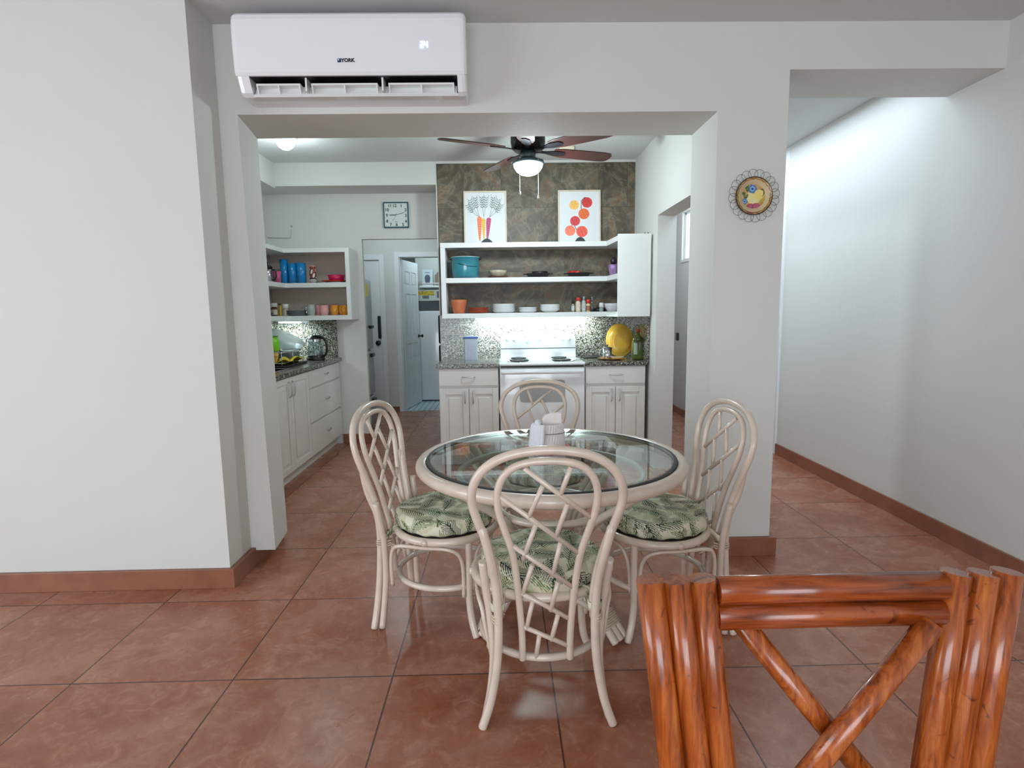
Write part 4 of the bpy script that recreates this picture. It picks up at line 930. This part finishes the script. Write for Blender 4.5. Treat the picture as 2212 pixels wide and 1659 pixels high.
MB().bbox((-.05, -.04, 0), (.05, .04, .18), .018, seg=4).lathe([(.047, .165), (.046, .185), (.03, .21), (.017, .225), (.015, .25)], n=28).build('body', mat('green_glass', (82, 98, 38), .1, noise=.3, scale=8, coat=.5), ob)
MB().lathe([(.018, .245), (.018, .272), (.015, .275)], n=20).build('cap', mat('dark_red_cap', (156, 46, 40), .4, noise=0), ob)
MB().bbox((-.046, -.042, .05), (-.012, -.0395, .15), .001).build('paper_label', mat('pale_green_label', (170, 190, 170), .5, noise=.1), ob)
# left counter
kt = thing('electric_kettle', 'glass kettle with black base and handle on the left counter', 'kettle', (-.2, 3.62, CT))
MB().lathe([(.085, 0), (.088, .004), (.088, .02), (.08, .024), (.08, .045), (.078, .05)], n=32).build('base', M_BLACK, kt)
MB().lathe([(.078, .045), (.077, .08), (.066, .16), (.06, .2), (.056, .2), (.062, .16), (.073, .08), (.074, .05)], n=32, close=False).build('glass_body', M_CLEAR, kt)
MB().lathe([(.062, .182), (.062, .21)], n=32, close=False).build('steel_band', M_CHROME, kt)
MB().lathe([(.064, .205), (.062, .217), (.02, .224), (.001, .225)], n=32).build('lid', M_BLACK, kt)
MB().tube(catmull([(-.05, 0, .212), (0, 0, .232), (.06, 0, .226), (.1, 0, .19), (.112, 0, .12), (.1, 0, .06), (.07, 0, .03)], 6), [.012] * 37, n=10).build('handle', M_BLACK, kt)
dr = thing('dish_rack', 'chrome wire dish rack with black tray on the left counter', 'dish rack', (-.38, 2.95, CT))
MB().bbox((-.2, -.2, 0), (.2, .36, .02), .008).build('tray', M_BLACK, dr)
wr = MB()
for z in (.04, .13): wr.tube([(-.18, -.18, z), (.17, -.18, z), (.17, .33, z), (-.18, .33, z)], .003, True, 6)
for x, y in ((-.18, -.18), (.17, -.18), (.17, .33), (-.18, .33), (.17, .08), (-.18, .08)): wr.tube([(x, y, .02), (x, y, .13)], .003, n=6)
wr.build('wire_frame', M_CHROME, dr)
MB().lathe([(.001, -.016), (.012, -.011), (.016, 0), (.012, .011), (.001, .016)], (.17, -.18, .15), 16).build('finial', M_CHROME, dr)
yt = MB(); nx, ny = 24, 14; vs = []
for j in range(ny):
    for i in range(nx):
        u, v = i / (nx - 1), j / (ny - 1); vs.append((.02 + v * .18, -.14 + u * .44, .135 * 0 + .03 + .02 * math.sin(u * 9 + v * 3) * (1 - v * .3) + .014 * math.cos(v * 7) + .02 * v))
fs = [(j * nx + i, j * nx + i + 1, (j + 1) * nx + i + 1, (j + 1) * nx + i) for j in range(ny - 1) for i in range(nx - 1)]
yt.add(vs, fs, True); o = yt.build('dish_towel', mat('yellow_cloth', (226, 204, 46), .85, noise=.08, scale=60), loc=(-.38 + .0, 2.95, CT + .0)); md = o.modifiers.new('s', 'SOLIDIFY'); md.thickness = .005
tag(o, 'bright yellow cloth draped over the dish rack tray', 'towel')
P = onX(596, 745, -.33)
yb = ware('breakfast_bowl', 'yellow cup standing in the dish rack below the green jar', 'bowl', [(.035, 0), (.055, .02), (.07, .07), (.07, .1)], (-.33, 2.83, CT + .03), mat('yellow_ware', (226, 176, 82), .3, noise=.04))
gj = thing('storage_jar', 'lime green jar with a lid on the left counter', 'jar', (-.345, 2.93, CT + .135))
MB().lathe([(.05, 0), (.058, .01), (.06, .08), (.056, .1), (.046, .11), (.047, .125)], n=28).build('body', mat('lime_plastic', (128, 206, 34), .35, noise=.03), gj)
MB().lathe([(.05, .122), (.05, .132), (.01, .136), (.008, .145), (.004, .15)], n=28).build('lid', mat('dark_lime', (80, 140, 30), .4, noise=0), gj)
bg = thing('plastic_tub', 'large translucent white tub leaning behind the green jar', 'container', (-.45, 3.42, CT + .12))
mb = MB().lathe([(.08, 0), (.115, .02), (.15, .08), (.165, .135), (.161, .137), (.145, .08), (.11, .03), (.001, .02)], n=36); mb.xf(Matrix.Rotation(.35, 4, 'Y') @ Matrix.Rotation(-.4, 4, 'X')); mb.build('body', mat('milky_plastic', (228, 240, 244), .25, noise=.03, alpha=.6), bg)
rk = MB().bbox((-.12, -.12, 0), (.12, .12, .1), .02); tag(rk.build('bread_box', mat('grey_plastic', (96, 100, 100), .4, noise=.1), loc=(-.46, 3.46, CT)), 'grey box supporting the translucent tub on the left counter', 'box')

# ================================================================== alcove: fridge, utility room things
M_FRIDGE = mat('grey_fridge_steel', (172, 178, 180), .35, metal=.25, noise=.03)
fg = thing('refrigerator', 'stainless steel fridge seen edge on through the doorway', 'fridge', (-.3, 4.5, 0)); 
MB().box((-.38, -.32, .02), (.36, .32, 1.76)).build('body', M_FRIDGE, fg, bevel=.004)
for a, b in ((.04, .4), (.42, .93), (.95, 1.745)):
    d_ = MB().bbox((.362, -.318, a), (.4, .318, b), .008).build('door', M_FRIDGE, fg)
    MB().bbox((.4, .12, b - .07 if b < 1 else 1.19), (.43, .26, b - .03 if b < 1 else 1.225), .006).build('handle', M_BLACK, d_)
MB().box((.4005, .02, 1.56), (.402, .16, 1.7)).build('energy_sticker', mat('yellow_sticker', (226, 210, 70), .5, noise=.1, scale=40), fg)
ws = thing('washing_machine', 'white appliance below the dark bin in the utility room', 'appliance', (.6, 7.0, .004))
MB().bbox((-.26, -.3, .02), (.2, .3, 1.385), .01).build('body', M_ENAMEL, ws); MB().box((-.22, -.25, 0), (.16, .25, .02)).build('plinth', M_BLACK, ws)
bn = thing('storage_bin', 'dark grey bin under the yellow box in the utility room', 'bin', (.56, 6.88, 1.39))
MB().poly([(-.17, 0), (.17, 0), (.22, .155), (-.22, .155)], .28, 'y').move((0, -.14, 0)).build('body', mat('charcoal_plastic', (70, 74, 80), .5, noise=.05), bn)
yb_ = thing('cardboard_box', 'white box with a yellow printed band above the dark bin', 'box', (.56, 6.88, 1.5455))
MB().box((-.24, -.13, 0), (.24, .13, .16)).build('carton', mat('box_white', (206, 210, 206), .6, noise=.03), yb_)
MB().box((-.22, -.1315, .08), (.06, -.13, .145)).build('printed_band', mat('box_yellow', (206, 176, 60), .6, noise=.4, scale=30), yb_)
for q in (((-.12, -.1325, .03), (-.02, -.131, .075)), ((.1, -.132, .04), (.15, -.131, .14))): MB().box(*q).build('printed_picture', mat('box_grey', (110, 116, 122), .6, noise=.3, scale=30), yb_)
hs = tag(MB().box((.36, 7.0, 1.755), (1.0, 7.42, 1.785)).build('utility_shelf', M_WHITE, bevel=.003), 'white shelf in the utility room holding two cartons', 'shelf')
bx = thing('appliance_carton', 'white carton with a lantern shaped picture on the utility shelf', 'box', (.485, 7.15, 1.7855))
MB().box((-.08, -.07, 0), (.08, .07, .25)).build('carton', mat('box_pale', (206, 216, 220), .6, noise=.02), bx)
MB().poly([(-.03, .03), (.03, .03), (.034, .05), (.045, .13), (.03, .16), (0, .175), (-.03, .16), (-.045, .13), (-.034, .05)], .0015, 'y').move((0, -.0718, 0)).build('printed_picture', mat('print_grey', (84, 92, 104), .5, noise=.3, scale=50), bx)
MB().box((-.035, -.0716, .2), (.035, -.07, .208)).build('printed_line', mat('print_grey', (84, 92, 104)), bx)
cb = tag(MB().poly([(-.06, 0), (.14, 0), (.14, .25), (.02, .25), (-.06, .16)], .14, 'y').build('paper_bag', mat('kraft_brown', (136, 118, 106), .7, noise=.1), loc=(.66, 7.1, 1.7855)), 'brown folded carton beside the white carton on the utility shelf', 'box')
dk = thing('hanging_bag', 'dark bag hanging at the right of the utility room', 'bag', (.78, 6.3, .35))
mb = MB().bbox((-.06, -.06, 0), (.08, .06, .55), .03).bbox((-.06, -.05, .56), (.08, .05, .98), .03); mb.build('fabric', mat('navy_cloth', (24, 28, 46), .8, noise=.1), dk)
MB().bbox((-.05, -.065, .02), (.05, -.055, .14), .01).build('red_panel', mat('brick_cloth', (150, 60, 40), .8, noise=.2, scale=30), dk)
MB().tube([(.01, 0, .97), (.01, 0, 1.42)], .004, n=6).build('strap', M_BLACK, dk)
hk = MB().bbox((.5, 6.27, 1.765), (1.1, 6.33, 1.79), .006); tag(hk.build('hanging_rail', M_WHITE), 'white rail the dark bag hangs from', 'rail')
dk['label'] = 'dark navy bag hanging behind the utility room doorway edge'

# ================================================================== rattan chairs
def yb(z):
    return -.19 - .02 * min(z, .41) / .41 if z < .41 else -.21 - .115 * (z - .41) / .54
def BP(x, z, dy=0): return (x, yb(z) + dy, z)
M_CUSH = paint_mat('palm_leaf_fabric', .85, .3)
def leaf_pattern(X, Y, nfr=36, R=.27, seed=3):
    r_ = np.random.default_rng(seed)
    C = np.tile(lin((214, 209, 186)), (len(X), 1))
    cloud = np.sin(X * 31 + 1.3) * np.cos(Y * 27 + .4) + .5 * np.sin(X * 61 + Y * 43); C[cloud > .55] = lin((196, 192, 160)); C[cloud < -.7] = lin((190, 194, 158))
    pal = [((48, 84, 46), (22, 46, 28)), ((74, 106, 54), (30, 58, 30)), ((104, 118, 58), (56, 70, 28)), ((38, 68, 46), (18, 36, 26)), ((116, 136, 84), (60, 84, 44))]
    for k in range(nfr):
        g_ = int(math.isqrt(nfr)); cx = ((k % g_) + .5 + (r_.random() - .5) * .7) / g_ * 2 * R - R; cy = ((k // g_) + .5 + (r_.random() - .5) * .7) / g_ * 2 * R - R; a = r_.random() * 2 * PI; L_ = .115 + .045 * r_.random(); bend = (r_.random() - .5) * 8
        u = (X - cx) * math.cos(a) + (Y - cy) * math.sin(a); v = -(X - cx) * math.sin(a) + (Y - cy) * math.cos(a)
        v = v - bend * u ** 2 * .5; t = u / L_ + .5; sd = np.where(v > 0, .5, 0.)
        av = np.abs(v); sl = av * 1.25 + 9 * av ** 2; tb = (u - sl) / L_ + .5          # where on the midrib this leaflet is rooted
        env = .04 * np.sin(PI * np.clip(tb * .92 + .08, 0, 1)) ** .6; per = .0125 + .0025 * r_.random()
        ph = ((u - sl) / per + sd) % 1.; wdt = .6 * np.sqrt(np.clip(1 - (av / (env + 1e-6)) ** 2.2, 0, 1))
        inside = (tb > 0) & (tb < 1.02) & (av < env)
        C[inside] = np.where((cloud[inside] > .3)[:, None], lin((204, 202, 172)), lin((216, 211, 188)))
        li, dk_ = pal[int(r_.integers(0, 5))]
        C[inside & (np.abs(ph - .5) < wdt / 2)] = lin(li); C[inside & (np.abs(ph - .5) < wdt / 2) & (ph < .5) ] = lin(dk_); C[(t > -.06) & (t < 1) & (av < .0018)] = lin(dk_)
    return C
def cushion_mesh():
    nt_, prof = 420, []
    Rm = .221
    for i in range(64): r = Rm * .9 * i / 63; prof.append((max(r, .0005), .062 + .014 * (1 - (r / Rm) ** 2)))
    for i in range(1, 30):
        a = PI * i / 30 - PI / 2; prof.append((Rm * .9 + Rm * .1 * math.cos(a), .031 + .0345 * -math.sin(a) if False else .031 - .0345 * math.sin(a)))
    prof.append((Rm * .85, -.002)); prof.append((.001, -.002))
    vs = []; uv = []; s_ = 0; last = prof[0]
    for r, z in prof:
        s_ += math.hypot(r - last[0], z - last[1]); last = (r, z)
        for k in range(nt_):
            a = 2 * PI * k / nt_; wob = 1 + .012 * math.sin(5 * a + 1) * (r / Rm); cr = .0035 * math.sin(17 * a) * math.exp(-((r - Rm * .97) / .012) ** 2)
            vs.append(((r * wob) * math.cos(a), (r * wob) * math.sin(a), z + cr + .003 * math.sin(3 * a + r * 20) * (z > .05)))
            uv.append((s_ * math.cos(a), s_ * math.sin(a)))
    K = len(prof); fs = [(i * nt_ + k, i * nt_ + (k + 1) % nt_, (i + 1) * nt_ + (k + 1) % nt_, (i + 1) * nt_ + k) for i in range(K - 1) for k in range(nt_)]
    return vs, fs, np.array(uv)
def make_chair(label):
    c = thing('rattan_chair', label, 'chair', (0, 0, 0), 0, 'whitewashed rattan chairs round the glass table')
    R1 = M_RATTAN
    outer = [(.152, .40), (.160, .51), (.186, .63), (.215, .72), (.229, .775), (.229, .825), (.208, .875), (.17, .912), (.12, .936), (.06, .949), (0, .953)]
    pts = [BP(x, z) for x, z in outer] + [BP(-x, z) for x, z in reversed(outer[:-1])]
    MB().tube(catmull(pts, 5), .0142, n=12).build('back_hoop', R1, c)
    inner = [(.079, .21), (.08, .3), (.087, .40), (.095, .5), (.108, .6), (.133, .69), (.149, .75), (.153, .81), (.138, .862), (.105, .897), (.06, .913), (0, .918)]
    pts = [BP(x, z) for x, z in inner] + [BP(-x, z) for x, z in reversed(inner[:-1])]
    MB().tube(catmull(pts, 5), .0118, n=12).build('inner_hoop', R1, c)
    rods = [((-.072, .896), (.14, .721)), ((-.148, .806), (.099, .60)), ((-.108, .63), (.085, .472)), ((-.083, .453), (.072, .356)), ((-.078, .33), (.074, .255)),
            ((.07, .898), (.04, .806)), ((-.014, .838), (-.058, .728)), ((.063, .775), (.027, .656)), ((-.034, .705), (-.075, .58)), ((.044, .64), (.019, .512)), ((-.045, .56), (-.08, .44)), ((.039, .495), (.015, .383)), ((-.043, .425), (-.066, .318)), ((.04, .372), (.017, .276)), ((-.022, .3), (-.034, .215))]
    for a, b in rods: MB().tube([BP(*a), BP((a[0] + b[0]) / 2, (a[1] + b[1]) / 2), BP(*b)], .0082, n=8, flat=True).build('lattice_rod', R1, c)
    # rear legs: a long pole behind the hoop and a shorter cut post in front of it
    for s_ in (-1, 1):
        leg = [(s_ * .205, yb(.7) - .004, .705), (s_ * .18, yb(.6) - .018, .6), (s_ * .165, -.238, .5), (s_ * .158, -.232, .4), (s_ * .158, -.235, .3), (s_ * .166, -.239, .2), (s_ * .187, -.245, .09), (s_ * .215, -.25, .005)]
        MB().tube(catmull(leg, 5), [.004] + [.0146] * 35, n=12).build('leg', R1, c)
        leg = [(s_ * .206, -.222, .565), (s_ * .196, -.208, .46), (s_ * .186, -.2, .38), (s_ * .176, -.203, .24), (s_ * .185, -.209, .12), (s_ * .208, -.216, .005)]
        MB().tube(catmull(leg, 5), .0135, n=12, flat=True).build('leg', R1, c)
        b = MB()
        for z, rr in ((.385, .0235), (.375, .0235), (.365, .0235)): b.tube([(s_ * .163 + .017 * math.cos(t), -.21 + .033 * math.sin(t), z + .004 * math.sin(t)) for t in np.linspace(0, 2 * PI, 20, endpoint=False)], .004, True, 6)
        b.tube([(s_ * .163, -.2, .38), (s_ * .19, -.1, .36)], .003, n=6)
        b.build('binding', M_BIND, c)
    ring = MB().tube([(.243 * math.cos(t), .243 * math.sin(t) * .92 + .026, .424) for t in np.linspace(0, 2 * PI, 72, endpoint=False)], .0165, True, 12)
    ring.build('seat_ring', R1, c)
    for s_ in (-1, 1): MB().lathe([(.0135, -.008), (.0135, .008)], (0, 0, 0), 16, 'x').move((s_ * .2535, .01, .424)).build('dowel_cap', R1, c)
    MB().tube([(.218 * math.cos(t), .218 * math.sin(t) + .02, .212) for t in np.linspace(0, 2 * PI, 64, endpoint=False)], .0135, True, 10).build('stretcher_ring', R1, c)
    MB().lathe([(.19, 0), (.204, .004), (.204, .012), (.19, .014)], (0, .016, .418), 48).build('seat_board', mat('dark_seat_board', (60, 52, 50), .7, noise=0), c)
    for s_ in (-1, 1):
        leg = [(s_ * .172, .172, .415), (s_ * .172, .172, .3), (s_ * .17, .17, .2), (s_ * .172, .172, .13), (s_ * .182, .184, .06), (s_ * .2, .206, .005)]
        MB().tube(catmull(leg, 5), .015, n=12).build('leg', R1, c)
        # thin bent arch brace under the ring at each side
        ar = [(s_ * .178, -.172, .19), (s_ * .2, -.165, .3), (s_ * .212, -.15, .365), (s_ * .226, -.11, .392), (s_ * .236, 0, .395), (s_ * .226, .09, .392), (s_ * .205, .135, .365), (s_ * .186, .15, .3), (s_ * .184, .15, .17)]
        MB().tube(catmull(ar, 5), .0085, n=8, flat=True).build('arch_brace', R1, c)
    for y_, sg in ((.2, 1),):
        ar = [(-.15, y_ * .9, .19), (-.148, y_ * .93, .3), (-.132, y_ * 1.02, .37), (-.09, y_ * 1.13, .392), (0, y_ * 1.18, .397), (.09, y_ * 1.13, .392), (.132, y_ * 1.02, .37), (.148, y_ * .93, .3), (.15, y_ * .9, .19)]
        MB().tube(catmull(ar, 5), .0085, n=8, flat=True).build('arch_brace', R1, c)
    vs, fs, uv = CUSH
    mb = MB(); mb.add(vs, fs, True); cu = mb.build('seat_cushion', M_CUSH, c, (0, .014, .436)); set_pattern(cu, leaf_pattern(uv[:, 0], uv[:, 1]))
    MB().tube([(.207 * math.cos(t), .207 * math.sin(t), .001) for t in np.linspace(0, 2 * PI, 64, endpoint=False)], .0035, True, 6).build('piping', mat('black_piping', (22, 24, 24), .7, noise=0), cu)
    for s_ in (-1, 1):
        vs2 = []; path = catmull([(s_ * .12, -.165, .0), (s_ * .15, -.185, -.005), (s_ * .186, -.2, -.02), (s_ * .176, -.24, -.03), (s_ * .14, -.242, -.03), (s_ * .135, -.2, -.02), (s_ * .13, -.17, -.012)], 5)
        hw = .013
        for p in path: vs2 += [(p.x, p.y, p.z + hw), (p.x, p.y, p.z), (p.x, p.y, p.z - hw)]
        fs2 = []
        for i in range(len(path) - 1): fs2 += [(3 * i, 3 * i + 1, 3 * i + 4, 3 * i + 3), (3 * i + 1, 3 * i + 2, 3 * i + 5, 3 * i + 4)]
        mb = MB(); mb.add(vs2, fs2, True); o = mb.build('cushion_tie', M_CUSH, cu); V2 = np.array(vs2); set_pattern(o, leaf_pattern(V2[:, 1] * 1.5 + V2[:, 0], V2[:, 2], 25, .2, 9))
        md = o.modifiers.new('s', 'SOLIDIFY'); md.thickness = .003
    return c
CUSH = cushion_mesh()
chair = make_chair('whitewashed rattan chair nearest the camera, seen from behind'); chair.location = (1.763, -.035, 0); chair.rotation_euler = (0, 0, .0)
dup(chair, (1.35, .48, 0), math.radians(-103), 'whitewashed rattan chair at the left side of the glass table')
dup(chair, (2.31, .4, 0), math.radians(97), 'whitewashed rattan chair at the right side, beside the pillar')
cf = dup(chair, (1.86, 1.165, 0), math.radians(180), 'rattan chair on the far side of the table, in front of the stove'); cf.scale = (1.03, 1, .977)

# ================================================================== glass table
TX, TY = 1.836, .43
tb = thing('dining_table', 'round glass top dining table with whitewashed rattan rim and legs', 'table', (TX, TY, 0))
MB().tube([(.558 * math.cos(t), .558 * math.sin(t), .712) for t in np.linspace(0, 2 * PI, 120, endpoint=False)], .026, True, 16).build('rim', M_RATTAN, tb)
MB().lathe([(.523, .728), (.523, .7405), (.521, .742)], n=160, smooth=False).build('glass_top', M_GLASS, tb)
MB().lathe([(.5235, .722), (.537, .722), (.537, .736), (.5235, .736)], n=120, close=False).build('inner_ring', mat('dark_gasket', (52, 58, 56), .5, noise=0), tb)
for i, ang in enumerate((-44, -148, 136, 44)):
    a = math.radians(ang); d = Vector((math.cos(a), math.sin(a), 0)); pn = Vector((-math.sin(a), math.cos(a), 0))
    lg = None
    for k in (-1, 0, 1):
        o_ = pn * (k * .034)
        path = [d * .5 + pn * (k * .06) + Vector((0, 0, .69)), d * .42 + o_ * 1.5 + Vector((0, 0, .62)), d * .26 + o_ + Vector((0, 0, .5)), d * .16 + o_ * .8 + Vector((0, 0, .38)), d * .18 + o_ * .75 + Vector((0, 0, .26)), d * .27 + o_ * .9 + Vector((0, 0, .12)), d * .365 + o_ * 1.05 + Vector((0, 0, .016))]
        mb = MB().tube(catmull(path, 6), .0155, n=12)
        if lg is None: lg = mb
        else: lg.add(mb.v, mb.f, True)
    lo = lg.build('leg', M_RATTAN, tb)
    # woven cuffs near the floor and the waist
    for r0, z0, L_, wid in ((.305, .085, .06, .055), (.165, .36, .05, .045)):
        cf_ = MB()
        for t in np.linspace(-.5, .5, 8):
            dd = (Vector((d.x * .26, d.y * .26, -.3))).normalized() if z0 < .2 else Vector((0, 0, 1))
            cc = d * r0 + Vector((0, 0, z0)) + dd * (t * L_); nrm = dd.cross(pn).normalized()
            cf_.tube([cc + pn * (wid * math.cos(q)) + nrm * (.021 * math.sin(q)) for q in np.linspace(0, 2 * PI, 20, endpoint=False)], .0046, True, 5)
        cf_.build('cuff', M_BIND, lo)
for r, z, rr in ((.225, .5, .016), (.16, .36, .014), (.40, .66, .014)):
    MB().tube([(r * math.cos(t), r * math.sin(t), z) for t in np.linspace(0, 2 * PI, 72, endpoint=False)], rr, True, 12).build('brace_ring', M_RATTAN, tb)
# napkin basket
TZ = .7425
tr = tag(MB().lathe([(.097, 0), (.103, .003), (.101, .008), (.093, .0085), (.09, .004)], (0, 0, 0), 40).build('trivet', mat('red_coaster', (214, 62, 48), .4, noise=.05), loc=(1.836, .51, TZ)), 'red round coaster under the napkin basket', 'coaster')
nb = thing('napkin_basket', 'white ribbed basket with a tied bow on the glass table', 'basket', (1.836, .505, TZ + .009), 0)
m_rib = mat('white_ribbed_cloth', (226, 220, 218), .6, noise=.06, scale=40)
mb = MB(); n = 72; pr_ = [(.07, 0), (.075, .005), (.071, .06), (.066, .105), (.063, .11), (.06, .104), (.066, .06), (.068, .008), (.001, .006)]
vs = []
for r, h_ in pr_:
    for k in range(n * 2): a = 2 * PI * k / (n * 2) + h_ * 2.0; q = 1 + (.03 if k % 4 < 2 else -.03) * (r > .05) * (.005 < h_); vs.append((r * q * math.cos(a), r * q * .8 * math.sin(a), h_))
K = len(pr_); fs = [(i * 2 * n + k, i * 2 * n + (k + 1) % (2 * n), (i + 1) * 2 * n + (k + 1) % (2 * n), (i + 1) * 2 * n + k) for i in range(K - 1) for k in range(2 * n)]
mb.add(vs, fs, False).build('body', m_rib, nb)
MB().tube([(.0715 * math.cos(t), .0715 * .8 * math.sin(t), .07) for t in np.linspace(0, 2 * PI, 40, endpoint=False)], .0022, True, 6).build('band', mat('grey_cord', (150, 140, 136), .6, noise=0), nb)
m_cl = mat('white_cloth', (232, 234, 240), .7, noise=.03, bump=.3, bscale=30)
mb = MB()
for k in range(7):
    a = math.radians(186 + k * 10); x, y = .066 * math.cos(a), .056 * math.sin(a)
    mb.tube(catmull([(x * .95, y * .95, .11), (x * 1.12, y * 1.15, .09), (x * 1.18, y * 1.2, .045), (x * 1.22 - .004, y * 1.22, .004)], 5), [.004] + [.0095] * 13 + [.008, .006], n=8)
mb.lathe([(.001, -.014), (.012, -.01), (.017, 0), (.011, .011), (.001, .015)], (-.05, -.032, .118), 14)
mb.build('cloth_bow', m_cl, nb)
npk = MB(); t_ = .018
npk.poly([(-.032, 0), (.056, 0), (.054, .145), (.01, .143), (-.018, .134), (-.032, .115)], .03, 'y').move((0, -.012, .012)); o = npk.build('paper_napkins', mat('napkin_paper', (236, 228, 224), .8, noise=.01), bevel=.003, loc=(1.84, .505, TZ + .009)); tag(o, 'folded white paper napkins standing in the ribbed basket', 'napkins')

# ================================================================== lacquered bamboo chair in the foreground
bc = thing('bamboo_chair', 'glossy orange brown bamboo chair at the lower right, nearest the camera', 'chair', (2.2, -1.08, 0))
def bamboo(path, r, nm, m=M_BAMBOO, n=20, flat=True):
    return MB().tube(path, r, n=n, flat=flat).build(nm, m, bc)
HW = .33 - .075
for s_ in (-1, 1):
    for k in (0, 1, 2):
        r = .0235; off = (k - 1) * .0455
        top = Vector((s_ * .272 + off, .02 + (0 if k != 1 else -.004), .893)); bot = Vector((s_ * .226 + off, -.005, .5)); ft = Vector((s_ * .21 + off, -.02, 0))
        if k == 1 or True:
            bamboo([ft + (top - ft) * t for t in (0, .3, .55)] + [bot + (top - bot) * t for t in (.25, .6, 1)] if False else [ft, bot, bot + (top - bot) * .5, top], r, 'post')
for z in (.87, .823): bamboo([(-.2, .018, z), (0, .02, z), (.2, .018, z)], .0245, 'top_rail', M_BAMBOOH)
for z in (.46, .41): bamboo([(-.16, -.01, z), (0, -.01, z), (.16, -.01, z)], .022, 'seat_rail', M_BAMBOOH)
bamboo([(-.155, .03, .812), (.13, .01, .45)], .02, 'cross_brace', n=16); bamboo([(.17, -.005, .815), (-.12, -.03, .45)], .02, 'cross_brace', n=16)
for s_ in (-1, 1):
    bamboo([(s_ * .22, -.48, 0), (s_ * .22, -.48, .43)], .024, 'front_leg'); bamboo([(s_ * .22, -.46, .41), (s_ * .22, -.03, .41)], .02, 'seat_rail', M_BAMBOO)
bamboo([(-.2, -.48, .41), (.2, -.48, .41)], .022, 'seat_rail', M_BAMBOOH)
MB().bbox((-.23, -.5, .425), (.23, -.04, .47), .015).build('seat', mat('cream_seat', (220, 214, 204), .8, noise=.03), bc)

# ================================================================== light
SC.world = bpy.data.worlds.new('world'); SC.world.use_nodes = True
bgn = SC.world.node_tree.nodes['Background']; bgn.inputs[0].default_value = (.62, .78, 1, 1); bgn.inputs[1].default_value = 1.0
def area(name, loc, rot, sx, sy, e, col, spread=PI):
    l = bpy.data.lights.new(name, 'AREA'); l.shape = 'RECTANGLE'; l.size = sx; l.size_y = sy; l.energy = e; l.color = col; l.spread = spread
    o = bpy.data.objects.new(name, l); COL.objects.link(o); o.location = loc; o.rotation_euler = rot; return o
area('daylight_left_window', (-3.25, -2.4, 1.4), (0, -PI / 2, 0), 2.0, 3.6, 115, (.86, .94, 1))
area('daylight_rear_window', (1.5, -6.3, 1.3), (PI / 2, 0, 0), 4, 2.4, 180, (.86, .95, 1))
area('daylight_hall_window', (4.25, 5.1, 2.27), (0, PI / 2, 0), .6, .5, 12, (.8, .9, 1))
area('daylight_hall_skylight', (3.65, 2.6, ZC - .02), (0, 0, 0), .8, 2.2, 24, (.72, .86, 1))
def point(name, loc, e, col, r=.08):
    l = bpy.data.lights.new(name, 'POINT'); l.energy = e; l.color = col; l.shadow_soft_size = r
    o = bpy.data.objects.new(name, l); COL.objects.link(o); o.location = loc; return o
KC = (.82, .96, 1)
point('fan_bulb', (FX, FY, ZC - .5), 40, KC, .1)
point('dome_bulb', (-.063, 2.74, ZC - .22), 7, KC, .07)
point('alcove_bulb', (.3, 4.9, 2.6), 16, (.78, .93, 1), .08)
point('utility_bulb', (.9, 6.6, 2.6), 18, (.7, .9, 1), .08)
point('hall_bulb', (3.55, 4.6, 2.6), 11, (.9, .93, 1), .08)
area('led_strip', (1.95, 3.44, 1.275), (.85, 0, 0), 1.05, .03, 13, (.8, 1, 1))
area('led_strip_left', (-.5, 3.8, 1.28), (0, 0, 0), .22, .03, 6, (.8, 1, 1))

vs_ = SC.view_settings; vs_.view_transform = 'Standard'; vs_.look = 'None'; vs_.exposure = 0.18; vs_.gamma = 1; vs_.use_curve_mapping = False
SC.cycles.max_bounces = 10; SC.cycles.diffuse_bounces = 5; SC.cycles.glossy_bounces = 4; SC.cycles.transmission_bounces = 8; SC.cycles.transparent_max_bounces = 8
SC.cycles.caustics_reflective = False; SC.cycles.caustics_refractive = False
